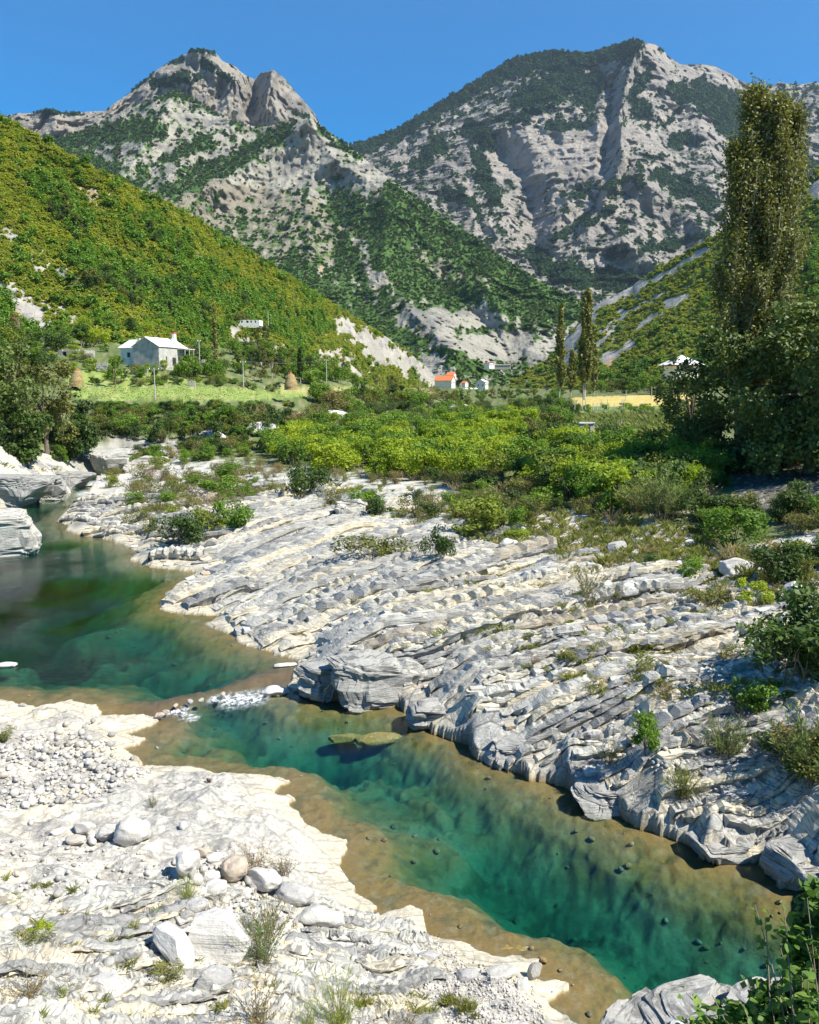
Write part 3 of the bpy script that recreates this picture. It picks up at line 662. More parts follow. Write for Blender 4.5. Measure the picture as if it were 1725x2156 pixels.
add_surface('right_hillside', S, hill_material('right_slope', (.33, .31, .28), (.45, .42, .37), (.075, .11, .02), (.13, .16, .032), (.05, .07, .02), (.42, .28, .16), 22, (1, .6, 1.6), 1.6), vf)
# ------------------------------------------------------------------ finding the ground under a spot
bpy.context.view_layer.update()
from mathutils.bvhtree import BVHTree
_dg = bpy.context.evaluated_depsgraph_get()
BVH = {o.name: BVHTree.FromObject(o, _dg) for o in [GROUND] + [v[0] for v in SURF.values()]}
EYE = Vector((0, 0, CAM_H))
def hit(px, py, names=None):
    ax, azz = ray(px, py); d = Vector((float(ax), 1.0, float(azz))).normalized()
    best = None
    for o in ([GROUND] if names is None else [SURF[n][0] for n in names] + [GROUND]):
        loc, nor, _, _ = BVH[o.name].ray_cast(EYE, d)
        if loc is not None and (best is None or (loc - EYE).length < (best - EYE).length): best = loc.copy()
    return best
def drop(x, y):
    loc, nor, _, _ = BVH['ground'].ray_cast(Vector((x, y, 400)), Vector((0, 0, -1)))
    return loc

# ------------------------------------------------------------------ foliage, stems, stones
def unit(v): return v / (np.linalg.norm(v, axis=-1, keepdims=True) + 1e-9)
def leaves(n, blobs, size, seed, aspect=.5, shell=.5, up=.7, gaps=.0, gf=1.2, outward=.5):
    rs = np.random.RandomState(seed); B = np.array(blobs, float)
    w = (B[:, 3] * B[:, 4] * B[:, 5]) ** .67; bi = rs.choice(len(B), int(n * (1 + gaps)), p=w / w.sum())
    d = unit(rs.normal(size=(len(bi), 3))); r = shell + (1 - shell) * rs.rand(len(bi)) ** .6
    r = r * (0.84 + .35 * noise3(d[:, 0] * 2.6 + bi, d[:, 1] * 2.6, d[:, 2] * 2.6 + seed, seed))
    c = B[bi, :3] + d * B[bi, 3:] * r[:, None]
    if gaps:
        g = noise3(c[:, 0] * gf, c[:, 1] * gf, c[:, 2] * gf, seed + 5); k = np.argsort(-g)[:n]; c, d = c[k], d[k]
    m = len(c); nn = unit(d * outward + rs.normal(size=(m, 3)) * .6 + np.array([0, 0, up]))
    a = unit(np.cross(nn, rs.normal(size=(m, 3)))); b = np.cross(nn, a)
    s = (size * (.55 + .9 * rs.rand(m)))[:, None]
    a = a * s; b = b * s * aspect
    V = np.stack([c - a, c + b, c + a, c - b], 1).reshape(-1, 3)
    return V, np.arange(4 * m).reshape(m, 4)
def stemleaves(stems, n, size, seed, aspect=.18, spread=.35, t0=.25):
    rs = np.random.RandomState(seed); k = rs.randint(0, len(stems), n); t = t0 + (1 - t0) * rs.rand(n)
    P = np.array([[np.interp(tt, np.linspace(0, 1, len(stems[i])), np.array(stems[i])[:, j]) for j in range(3)] for i, tt in zip(k, t)])
    D = np.array([np.array(stems[i][-1]) - np.array(stems[i][0]) for i in k]); D = unit(D)
    a = unit(D * .9 + rs.normal(size=(n, 3)) * spread * 1.4 + np.array([0, 0, .2])); s = size * (.6 + .8 * rs.rand(n))[:, None]
    b = unit(np.cross(a, rs.normal(size=(n, 3)))) * s * aspect
    V = np.stack([P, P + a * s * .9 + b, P + a * s * 2, P + a * s * .9 - b], 1).reshape(-1, 3)
    return V, np.arange(4 * n).reshape(n, 4)
def mkstems(n, h, spread, seed, curve=.3, base=.12):
    rs = np.random.RandomState(seed); out = []
    for i in range(n):
        th = rs.rand() * 6.283; r = spread * rs.rand() ** .6; hh = h * (.6 + .45 * rs.rand()) * (1 - .25 * (r / (spread + 1e-6)) ** 2)
        bx, by = base * spread * rs.normal(), base * spread * rs.normal(); pts = []
        for k in range(5):
            t = k / 4; pts.append((bx + math.cos(th) * r * t ** (1 + curve) + .04 * h * rs.normal() * t * .4, by + math.sin(th) * r * t ** (1 + curve) + .04 * h * rs.normal() * t * .4, hh * t * (1 - .1 * t)))
        out.append(pts)
    return out
def stem_mesh(stems, r): return join_mesh([tube(s, [r, r * .8, r * .6, r * .4, r * .15], 4) for s in stems])
def ico(sub):
    bm = bmesh.new(); bmesh.ops.create_icosphere(bm, subdivisions=sub, radius=1)
    V = np.array([v.co[:] for v in bm.verts]); F = np.array([[v.index for v in f.verts] for f in bm.faces]); bm.free(); return V, F
_I3, _I2 = ico(3), ico(2)
_I4 = ico(4)
def stone(seed, cuts=8, rough=.06, fac=(1, .8, .6), lvl=3, lo=.55, hi=.9, flat=False):
    rs = np.random.RandomState(seed); V, F = (_I4 if lvl == 4 else _I3 if lvl == 3 else _I2); V = V.copy()
    for _ in range(cuts):
        n = unit(rs.normal(size=3)); c = rs.uniform(lo, hi); dd = V @ n - c; V = V - np.outer(np.maximum(dd, 0), n)
    V = V + V * (rough * fbm3(V[:, 0] * 2.2 + seed, V[:, 1] * 2.2, V[:, 2] * 2.2, 4, seed))[:, None]
    if flat:
        q = np.round(V[:, 2] * 5 + .6 * V[:, 0]) / 5 - V[:, 2] - .12 * V[:, 0]; V[:, :2] *= (1 + .35 * q)[:, None]
    V = V * np.array(fac); V[:, 2] -= V[:, 2].min()
    return make_mesh('stone', V, F, not flat)
def block(seed, L=1, W=.6, H=.3):
    """one angular slab broken out of a bed: knocked-off corners, uneven sides"""
    rs = np.random.RandomState(seed); bm = bmesh.new(); bmesh.ops.create_cube(bm, size=1)
    bmesh.ops.subdivide_edges(bm, edges=bm.edges[:], cuts=2, use_grid_fill=True)
    V = np.array([v.co[:] for v in bm.verts]); F = np.array([[v.index for v in f.verts] for f in bm.faces]); bm.free()
    for _ in range(5):
        n = unit(rs.normal(size=3) * np.array([1, 1, .35])); c = rs.uniform(.5, .68); dd = V @ n - c; V = V - np.outer(np.maximum(dd, 0), n)
    V += .02 * rs.normal(size=V.shape); V *= np.array([L, W, H]); return make_mesh('slab', V, F, False)

MB = {}
MB['bark'] = plain('bark', (.16, .13, .10), .9, .4, 6, .6, .03); MB['pale_bark'] = plain('pale_bark', (.34, .32, .27), .9, .35, 5, .5, .02)
MB['twig'] = plain('twig', (.20, .16, .11), .9, .3, 8)
L_ = {}
L_['scrub'] = leafmat('scrub_leaf', (.24, .31, .035), (.43, .45, .06), (.29, .32, .08), .05, .45)
L_['scrubdark'] = leafmat('dark_scrub_leaf', (.09, .19, .028), (.19, .33, .04), None, .06)
L_['yellow'] = leafmat('yellow_green_leaf', (.19, .30, .02), (.40, .47, .035), (.13, .23, .03), .12, .45)
L_['green'] = leafmat('green_leaf', (.09, .18, .02), (.20, .32, .035), (.22, .27, .035), .15, .38)
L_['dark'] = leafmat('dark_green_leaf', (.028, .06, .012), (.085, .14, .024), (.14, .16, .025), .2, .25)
L_['walnut'] = leafmat('walnut_leaf', (.040, .080, .012), (.16, .21, .035), None, .35, .22, .5)
L_['willow'] = leafmat('willow_leaf', (.08, .13, .03), (.18, .24, .06), (.22, .25, .05), .3, .3)
L_['olive'] = leafmat('olive_leaf', (.10, .12, .025), (.22, .22, .05), (.26, .20, .07), .3, .3)
L_['poplar'] = leafmat('poplar_leaf', (.11, .12, .025), (.31, .31, .08), None, .4, .3, .5)
L_['far'] = leafmat('far_tree_leaf', (.03, .075, .03), (.08, .14, .045), None, .004, .15, .1)
L_['spur'] = leafmat('spur_tree_leaf', (.05, .11, .025), (.12, .20, .04), (.13, .10, .06), .006, .2, .1)
L_['dry'] = leafmat('dry_stem', (.30, .20, .10), (.42, .34, .18), (.36, .16, .09), .4, .25)
L_['grass'] = leafmat('grass_blade', (.16, .19, .04), (.32, .32, .09), (.40, .34, .16), .4, .35)
L_['vine'] = leafmat('bramble_leaf', (.055, .13, .015), (.15, .27, .03), (.20, .30, .05), 1.2, .4, .5)
L_['corn'] = leafmat('maize_leaf', (.14, .20, .04), (.32, .34, .09), (.38, .34, .14), .3, .35)

class Kind:
    def __init__(s, name, cat, parts): s.name, s.cat, s.parts = name, cat, parts
    def put(s, loc, sc=1, rz=0, label=None, group=None, tilt=0):
        if len(s.parts) == 1:
            pn, me, m = s.parts[0]; r = ob(s.name, me, m, None, loc, (tilt, 0, rz), (sc,) * 3 if np.isscalar(sc) else sc)
        else:
            r = empty(s.name, loc, rz, sc)
            for pn, me, m in s.parts: ob(pn, me, m, r)
        tag(r, label, s.cat, group); return r
def VM(nm, vf_, m, smooth=False):
    me = make_mesh(nm, vf_[0], vf_[1], smooth); me.materials.append(m); return me
def bushkind(name, cat, leaf, seed, r=1.5, h=2.2, n=1500, ls=.085, aspect=.5, gaps=.35, nst=9):
    rs = np.random.RandomState(seed); bl = []
    for i in range(9):
        th = rs.rand() * 6.28; q = r * .62 * rs.rand() ** .5
        br = r * rs.uniform(.28, .5); bl.append((math.cos(th) * q, math.sin(th) * q, h * rs.uniform(.22, .78), br, br, br * rs.uniform(.7, 1.1) * h / r * .7))
    st = mkstems(nst, h * .85, r * .8, seed)
    return Kind(name, cat, [('stem', VM('stem', stem_mesh(st, .025), MB['twig']), None), ('foliage', VM('foliage', leaves(n, bl, ls, seed, aspect, .25, .35, gaps, 1.8), L_[leaf]), None)])
def uprightkind(name, cat, leaf, seed, r=1.0, h=2.2, ns=36, n=1500, ls=.09, aspect=.16, stemr=.012, t0=.2):
    st = mkstems(ns, h, r, seed)
    return Kind(name, cat, [('stem', VM('stem', stem_mesh(st, stemr), MB['twig']), None), ('foliage', VM('foliage', stemleaves(st, n, ls, seed, aspect, .4, t0), L_[leaf]), None)])
def treekind(name, leaf, seed, h=8, r=3.2, n=4200, ls=.17, trunk=.17, bark='bark', gaps=.5, zlow=.3, nb=13, aspect=.55, gf=.8):
    rs = np.random.RandomState(seed); bl = []; tubes = [tube([(0, 0, -.4), (.05, 0, h * .2), (.15, .05, h * .45), (.05, .1, h * .78)], [trunk * 1.25, trunk, trunk * .7, trunk * .2], 8)]
    for i in range(nb):
        th = rs.rand() * 6.28; zz = zlow + (0.9 - zlow) * rs.rand(); q = r * .68 * rs.rand() ** .5 * (1.15 - .7 * max(0, zz - .5)); br = r * rs.uniform(.25, .44)
        c = (math.cos(th) * q, math.sin(th) * q, h * zz); bl.append((*c, br, br, br * .8))
        z0 = h * rs.uniform(.15, .5); tubes.append(tube([(0.05, 0, z0), (c[0] * .5, c[1] * .5, (z0 + c[2]) * .52), c], [trunk * .4, trunk * .25, trunk * .08], 5))
    return Kind(name, 'tree', [('trunk', VM('trunk', join_mesh(tubes), MB[bark], True), None), ('crown', VM('crown', leaves(n, bl, ls, seed, aspect, .3, .3, gaps, gf), L_[leaf]), None)])

def scatter(name, protos, pts, scl, rot, idx, kind='stuff'):
    """many small alike things as one object: geometry nodes set a copy of a prototype on every point"""
    pts = np.asarray(pts, np.float32); n = len(pts)
    me = bpy.data.meshes.new(name); me.vertices.add(n); me.vertices.foreach_set('co', pts.ravel())
    for nm, a, ty in (('scl', scl, 'FLOAT_VECTOR'), ('rot', rot, 'FLOAT_VECTOR')):
        a = np.asarray(a, np.float32); a = np.repeat(a[:, None], 3, 1) if a.ndim == 1 else a
        me.attributes.new(nm, ty, 'POINT').data.foreach_set('vector', np.ascontiguousarray(a).ravel())
    me.attributes.new('idx', 'INT', 'POINT').data.foreach_set('value', np.asarray(idx, np.int32))
    o = ob(name, me); ng = bpy.data.node_groups.new(name, 'GeometryNodeTree')
    ng.interface.new_socket('Geometry', in_out='INPUT', socket_type='NodeSocketGeometry'); ng.interface.new_socket('Geometry', in_out='OUTPUT', socket_type='NodeSocketGeometry')
    N, Lk = ng.nodes, ng.links; gi = N.new('NodeGroupInput'); go = N.new('NodeGroupOutput'); jn = N.new('GeometryNodeJoinGeometry')
    def na(nm, ty):
        a = N.new('GeometryNodeInputNamedAttribute'); a.data_type = ty; a.inputs['Name'].default_value = nm
        return [s for s in a.outputs if s.enabled and s.name == 'Attribute'][0]
    sc, ro, ix = na('scl', 'FLOAT_VECTOR'), na('rot', 'FLOAT_VECTOR'), na('idx', 'INT')
    e2r = N.new('FunctionNodeEulerToRotation'); Lk.new(ro, e2r.inputs[0])
    for k, me_p in enumerate(protos):
        po = bpy.data.objects.new(name + '_one', me_p)
        oi = N.new('GeometryNodeObjectInfo'); oi.inputs['Object'].default_value = po; oi.inputs['As Instance'].default_value = True
        cmpn = N.new('FunctionNodeCompare'); cmpn.data_type = 'INT'; cmpn.operation = 'EQUAL'
        ia, ib = [s for s in cmpn.inputs if s.enabled and s.name in 'AB'][:2]; Lk.new(ix, ia); ib.default_value = k
        ip = N.new('GeometryNodeInstanceOnPoints')
        Lk.new(gi.outputs[0], ip.inputs['Points']); Lk.new(cmpn.outputs[0], ip.inputs['Selection']); Lk.new(oi.outputs['Geometry'], ip.inputs['Instance'])
        Lk.new(e2r.outputs[0], ip.inputs['Rotation']); Lk.new(sc, ip.inputs['Scale']); Lk.new(ip.outputs[0], jn.inputs[0])
    Lk.new(jn.outputs[0], go.inputs[0])
    md = o.modifiers.new('scatter', 'NODES'); md.node_group = ng
    tag(o, kind=kind); return o
def surf_points(name, n, wf, seed):
    o, G, ex, ey, veg, burn, soil = SURF[name]; rs = np.random.RandomState(seed)
    w = wf(ex, ey, veg, burn, soil); w = np.clip(w, 0, None)[:-1, :-1]
    e1 = G[1:, :-1] - G[:-1, :-1]; e2 = G[:-1, 1:] - G[:-1, :-1]
    vis = np.abs(np.gradient(ex, axis=1)[:-1, :-1] * (np.abs(ey[1:, :-1] - ey[:-1, :-1]) + .05))
    area = np.linalg.norm(np.cross(e1, e2), axis=-1)
    pw = (w * (area ** .5) * vis ** .5).ravel(); k = rs.choice(len(pw), n, p=pw / pw.sum())
    i, j = np.unravel_index(k, w.shape); a, b = rs.rand(n, 1), rs.rand(n, 1)
    P = G[i, j] + a * e1[i, j] + b * e2[i, j]; return P, burn[i, j], ey[i, j], ex[i, j], rs

# hillside scrub, wood on the spur and on the far mountain
def lowbush(seed, leaf, n=230, ls=.16, h=.95):
    rs = np.random.RandomState(seed); bl = [(rs.uniform(-.45, .45), rs.uniform(-.45, .45), h * rs.uniform(.2, .75), .5, .5, .42 * h) for _ in range(6)]
    return VM('scrub', leaves(n, bl, ls, seed, .6, .35, 1.1, .3, 2.2), L_[leaf])
def farcrown(seed, leaf, n=70, ls=.36):
    rs = np.random.RandomState(seed); bl = [(rs.uniform(-.4, .4), rs.uniform(-.4, .4), rs.uniform(.3, 1.1), .5, .5, .55) for _ in range(5)]
    return VM('tree', leaves(n, bl, ls, seed, .8, .4, 1.0), L_[leaf])
SC = [lowbush(900 + k, 'scrub') for k in range(4)] + [lowbush(920 + k, 'scrubdark', 300, .15, 1.6) for k in range(3)]
FT = [farcrown(940 + k, 'far') for k in range(3)]; ST = [farcrown(950 + k, 'spur') for k in range(3)]
def hillscrub(nm, surf, n, seed, s0, s1):
    P, burn, ey, ex, rs = surf_points(surf, n, lambda ex, ey, v, b, s: sstep(.3, .75, v + .1) * (1 - .8 * (s > .5)) * (ex < 1860) * (ex > -140), seed)
    dk = rs.rand(n) < .04 + .6 * burn * sstep(-.5, .3, fbm2(ex * .03, ey * .04, 3, 77))
    idx = np.where(dk, 4 + rs.randint(0, 3, n), rs.randint(0, 4, n)); dist = P[:, 1]
    sc = (s0 + (s1 - s0) * rs.rand(n) ** 2.4) * np.where(dk, 1.45, 1.0) * (.75 + dist / 1000 * .9)
    return scatter(nm, SC, P - np.array([0, 0, .25]), np.stack([sc * 1.15, sc * 1.15, sc * rs.uniform(.8, 1.3, n)], 1), np.stack([rs.normal(0, .1, n), rs.normal(0, .1, n), rs.rand(n) * 6.28], 1), idx)
hillscrub('hillside_scrub', 'left_hillside', 40000, 1, .85, 2.3)
hillscrub('hillside_scrub', 'right_hillside', 17000, 2, .9, 2.6)
def wood(nm, surf, n, seed, protos, s0, s1, lo, hi):
    P, burn, ey, ex, rs = surf_points(surf, n, lambda ex, ey, v, b, s: (.03 if surf == 'valley_spur' else .008) + sstep(lo, hi, v), seed)
    sc = s0 + (s1 - s0) * rs.rand(n) ** 1.6; sc *= P[:, 1] / 2600
    return scatter(nm, protos, P - np.array([0, 0, 1]), sc, np.stack([0 * sc, 0 * sc, rs.rand(n) * 6.28], 1), rs.randint(0, 3, n))
wood('spur_woodland', 'valley_spur', 21000, 3, ST, 3.0, 7.5, .38, .7)
wood('far_woodland', 'far_mountain', 19000, 4, FT, 3.0, 7.0, .42, .65)
wood('peak_woodland', 'rocky_peak', 1800, 5, FT, 2.5, 6.0, .5, .7)
# ------------------------------------------------------------------ rock: loose slabs of the tilted beds, boulders, cobbles
def stonemat(name, cols, rough=.85, lines=True, sc=1.0):
    t = NT(name); p = t.new('ShaderNodeTexCoord').outputs['Object']; wp = t.pos(); oi = t.new('ShaderNodeObjectInfo')
    c = cols[0]; r = oi.outputs['Random']
    for k, cc in enumerate(cols[1:]):
        c = t.mix(t.math('GREATER_THAN', r, (k + 1) / len(cols)), c, cc)
    n = t.noise(wp, 2.2 * sc, 6, .6); n2 = t.noise(wp, 9 * sc, 5, .6)
    c = t.mix(t.ramp(n, .35, .68, .45, 0), c, t.mix(.5, c, (.16, .15, .13)))
    c = t.mix(t.ramp(n2, .45, .7, 0, .25), c, (.75, .72, .66))
    ln = t.noise(t.scale(p, (.5, .5, 9)), 2.0, 5, .6)
    if lines: c = t.mix(t.ramp(ln, .36, .46, .45, 0), c, t.mix(.7, c, (.08, .075, .07)))
    t.col(c); t.b.inputs['Roughness'].default_value = rough
    t.nor(t.bump(t.math('ADD', t.math('MULTIPLY', ln, .8 if lines else .1), t.math('ADD', n, n2)), .6, .05)); return t.m
M_SLAB = stonemat('slab_stone', [(.34, .335, .31), (.48, .46, .41), (.57, .51, .38), (.41, .40, .37), (.53, .50, .44), (.40, .33, .23), (.44, .43, .39)])
M_COB = stonemat('cobble_stone', [(.52, .50, .45), (.45, .43, .38), (.55, .52, .46), (.34, .33, .30), (.48, .43, .35), (.56, .53, .48), (.27, .26, .24)], .8, False, 2)
M_GREY = stonemat('grey_limestone', [(.34, .335, .32), (.41, .40, .375)]); M_PALE = stonemat('pale_limestone', [(.60, .575, .52), (.56, .55, .51)])
M_TAN = stonemat('tan_stone', [(.44, .36, .27)], .85, False); M_RED = stonemat('red_brown_stone', [(.24, .13, .09)], .85, False)
M_BED = stonemat('bed_stone', [(.20, .13, .04), (.13, .12, .08), (.26, .22, .14), (.10, .09, .05)], .8, False)
M_OCHRE = stonemat('algae_stone', [(.30, .19, .04)], .7, False)
def setmat(me, m): me.materials.append(m); return me
SLABS = [setmat(block(700 + k, 1.0, .62 + .1 * (k % 3), .34 + .08 * (k % 2)), M_SLAB) for k in range(8)]
COBS = [setmat(stone(720 + k, 5, .05, (1, .8, .62), 2, .72, .95), M_COB) for k in range(6)]
for m_ in COBS: m_.polygons.foreach_set('use_smooth', np.ones(len(m_.polygons), bool))
rs = np.random.RandomState(77)
n = 15000; a_ = rs.uniform(R(-27), R(31), n); rr_ = np.exp(rs.uniform(math.log(23), math.log(95), n)); bx_, by_ = np.sin(a_) * rr_, np.cos(a_) * rr_
def snap(bx, by):
    s0 = strike_s(bx, by) + 0.5 * fbm2(bx * 0.12, by * 0.12, 2, 21); e = .05
    gx = (strike_s(bx + e, by) - strike_s(bx - e, by)) / (2 * e); gy = (strike_s(bx, by + e) - strike_s(bx, by - e)) / (2 * e); g2 = gx * gx + gy * gy
    use = rs.rand(len(bx)) < .5
    B = BIG; k = np.clip(np.searchsorted(B, s0), 1, len(B) - 1); ds = np.where(use, s0 - B[k - 1] - .15, 0); ds = np.clip(ds, -1.5, 1.5)
    return bx - gx * ds / g2, by - gy * ds / g2, np.arctan2(-gx, gy)
bx_, by_, st_ = snap(bx_, by_)
bz_, bm_ = terrain(bx_, by_)
ok = (bm_['rock'] > .5) & (~bm_['ins']) & (bm_['d'] > .25) & (bm_['right'])
dens = fbm2(bx_ * .22, by_ * .22, 3, 88) - .1; ok &= rs.rand(n) < np.clip(.12 + dens, .03, .6)
bx_, by_, bz_, st_ = bx_[ok], by_[ok], bz_[ok], st_[ok]; n = len(bx_)
ln_ = (.18 + .9 * rs.rand(n) ** 2.6) * (.8 + .5 * rs.rand(n)); hh_ = np.clip(ln_ * rs.uniform(.16, .42, n), .09, .5)
SCL = np.stack([ln_, ln_ * rs.uniform(.45, .95, n), hh_ / .36], 1)
ROT = np.stack([R(10) + rs.normal(0, R(5), n), rs.normal(0, R(4), n), st_ + rs.normal(0, R(5), n)], 1)
# tilted up on its front edge: the slab leans over the step in front of it
big = ln_ / np.hypot(bx_, by_); order = np.argsort(-big); top, rest = order[:110], order[110:]
PTS = np.stack([bx_, by_, bz_ + .05 * hh_], 1)
for i in top:
    ob('rock_slab', SLABS[i % 8], None, GROUND, PTS[i], ROT[i], SCL[i])
o = scatter('slab_rubble', SLABS, PTS[rest], SCL[rest], ROT[rest], rest % 8)

# ------ long ledges: the edges of the tilted beds, broken by joints and undercut
t = NT('ledge_stone'); p = t.pos(); a_ = t.attr('rnd'); n1 = t.noise(p, 1.3, 6, .62); n2 = t.noise(p, 7, 6, .65)
c = t.mix(t.ramp(a_, .1, .6), (.29, .285, .265), (.52, .50, .43)); c = t.mix(t.ramp(a_, .72, .8), c, (.62, .55, .40)); c = t.mix(t.ramp(a_, .95, .99), c, (.36, .31, .23))
c = t.mix(t.ramp(n1, .35, .6, .5, 0), c, t.mix(.55, c, (.17, .16, .14))); c = t.mix(t.ramp(n2, .5, .7, 0, .3), c, (.68, .66, .60))
ln = t.noise(t.scale(p, (.6, .6, 11)), 2.2, 6, .65); c = t.mix(t.ramp(ln, .40, .49, .8, 0), c, t.mix(.75, c, (.06, .06, .055)))
t.col(c); t.nor(t.bump(t.math('ADD', t.math('MULTIPLY', ln, 1.3), t.math('ADD', n1, n2)), .7, .06)); M_LEDGE = t.m
def s_right(X, Y): return strike_s(X, Y) + 0.5 * fbm2(X * 0.12, Y * 0.12, 2, 21)
def s_left(X, Y): return Y - 0.3 * X + 1.6 * fbm2(X * 0.13 + 5, Y * 0.13, 3, 61)
LCOUNT = [0]
def ledges(x, y, L, W, H, sfun, seed, keep, npart, jl=1.0):
    rs = np.random.RandomState(seed); n = len(x); MST = 30; e = .06; ds = L / MST; xs_, ys_, gx_, gy_ = [], [], [], []
    for k in range(MST):
        gx = (sfun(x + e, y) - sfun(x - e, y)) / (2 * e); gy = (sfun(x, y + e) - sfun(x, y - e)) / (2 * e); g = np.hypot(gx, gy) + 1e-6; gx, gy = gx / g, gy / g
        xs_.append(x.copy()); ys_.append(y.copy()); gx_.append(gx); gy_.append(gy)
        sg = np.where(gy > 0, 1, -1); x = x + gy * sg * ds; y = y - gx * sg * ds
    X, Y, GX_, GY_ = [np.array(a).T for a in (xs_, ys_, gx_, gy_)]
    Z, mm = terrain(X, Y); okk = keep(mm) 
    t_ = np.linspace(0, 1, MST)[None]; arc = t_ * L[:, None]
    tap = np.clip(np.minimum(t_, 1 - t_) * 5, 0, 1) ** .5 * okk
    Zs = Z.copy()
    for _ in range(3): Zs[:, 1:-1] = (Zs[:, :-2] + Zs[:, 1:-1] * 2 + Zs[:, 2:]) / 4
    ids = np.arange(n)[:, None] + 0 * arc; Lj = ((.45 + .9 * rs.rand(n)) * jl)[:, None]; jx = arc / Lj + rs.rand(n)[:, None] * 9; seg = np.floor(jx); jf = np.minimum(jx - seg, 1 - jx + seg) * Lj
    gap = np.exp(-(jf / .10) ** 2); ho = hash01(seg, ids, seed)
    f = W[:, None] * (.5 + .2 * (ho - .5) + .10 * noise2(arc * 2.2, ids * 3.3, seed)) - .13 * gap
    Hh = H[:, None] * tap * (.85 + .22 * hash01(seg, ids, seed + 2)) * (1 - .45 * gap)
    nx, ny = -GX_, -GY_; und = (.12 + .38 * H)[:, None]
    def row(off, z): return np.stack([X + nx * off, Y + ny * off, z], -1)
    r = lambda a: a * rs.normal(size=X.shape)
    P = np.stack([row(f - und - .06, Zs - .35), row(f - und * .5 + r(.015), Zs + Hh * .22), row(f + r(.02), Zs + Hh * .5 + r(.01)), row(f - .02 + r(.02), Zs + Hh * .96 + r(.012)), row(f * .3 + r(.03), Zs + Hh * 1.0 + r(.02)), row(-W[:, None] * .5, Zs + Hh * .55 - .05 + r(.02)), row(-W[:, None] * .75, Zs - .3)], 2)
    P[..., 2] -= (1 - np.clip(tap * 3, 0, 1))[..., None] * .6
    good = okk.mean(1) > .55; idx = np.where(good)[0]; size = (L * (W + H))[idx] / np.hypot(X[idx, 15], Y[idx, 15]); idx = idx[np.argsort(-size)]
    FC = grid_faces(MST, 7); rnd = rs.rand(n); rr_v, rr_r = [], []
    for q, i in enumerate(idx):
        V = P[i].reshape(-1, 3)
        if q < npart: ob('rock_ledge', make_mesh('rock_ledge', V, FC, False, {'rnd': np.full(len(V), rnd[i])}), M_LEDGE, GROUND)
        else: rr_v.append((V, FC)); rr_r.append(np.full(len(V), rnd[i]))
    if rr_v:
        V, F = join_mesh(rr_v); o = ob('rock_ledges', make_mesh('rock_ledges', V, F, False, {'rnd': np.concatenate(rr_r)}), M_LEDGE); tag(o, kind='stuff')
def polar(n, a0, a1, r0, r1, rs):
    a = rs.uniform(R(a0), R(a1), n); r_ = np.exp(rs.uniform(math.log(r0), math.log(r1), n)); return np.sin(a) * r_, np.cos(a) * r_, r_
rs = np.random.RandomState(91); x_, y_, r_ = polar(2100, -24, 30, 22, 92, rs)
_m = terrain(x_, y_)[1]; k_ = (_m['rock'] > .45) & (~_m['ins']) & _m['right']; x_, y_, r_ = x_[k_], y_[k_], r_[k_]; n_ = len(x_)
L_l = rs.uniform(2.4, 12.0, n_) * np.clip(r_ / 40, .7, 1.7); W_l = rs.uniform(.45, 1.7, n_) * np.clip(r_ / 40, .7, 1.5); H_l = (.10 + .58 * rs.rand(n_) ** 1.8) * np.clip(r_ / 38, .75, 1.6)
ledges(x_, y_, L_l, W_l, H_l, s_right, 92, lambda m: ((m['rock'] > .35) & (~m['ins']) & (m['d'] > .12)).astype(float), 180)
x_, y_, r_ = polar(700, -34, 8, 12, 27, rs); _m = terrain(x_, y_)[1]; k_ = (_m['sn'] > .3) & (~_m['ins']); x_, y_ = x_[k_], y_[k_]; n_ = len(x_)
ledges(x_, y_, rs.uniform(1.0, 4.0, n_), rs.uniform(.25, .8, n_), .05 + .16 * rs.rand(n_) ** 1.5, s_left, 93, lambda m: ((m['sn'] > .25) & (~m['ins']) & (m['d'] > .3)).astype(float), 50, 2.2)
x_, y_, r_ = polar(900, -31, -17, 92, 150, rs); _m = terrain(x_, y_)[1]; k_ = _m['farleft'] & (~_m['ins']) & (_m['d'] < 22); x_, y_ = x_[k_], y_[k_]; n_ = len(x_)
ledges(x_, y_, rs.uniform(3, 11, n_), rs.uniform(1.0, 3.0, n_), rs.uniform(.3, 1.2, n_), lambda X, Y: Y * .8 + X * .45 + 2 * fbm2(X * .06, Y * .06, 2, 5), 94, lambda m: (m['farleft'] & (~m['ins']) & (m['d'] < 20)).astype(float), 50)
x_, y_, r_ = polar(900, -27, 3, 84, 155, rs); _m = terrain(x_, y_)[1]; k_ = _m['right'] & (~_m['ins']) & (_m['rock'] > .3); x_, y_ = x_[k_], y_[k_]; n_ = len(x_)
ledges(x_, y_, rs.uniform(3, 11, n_), rs.uniform(.8, 2.2, n_), rs.uniform(.2, .9, n_), s_right, 95, lambda m: (m['right'] & (~m['ins']) & (m['rock'] > .2)).astype(float), 30, 1.6)
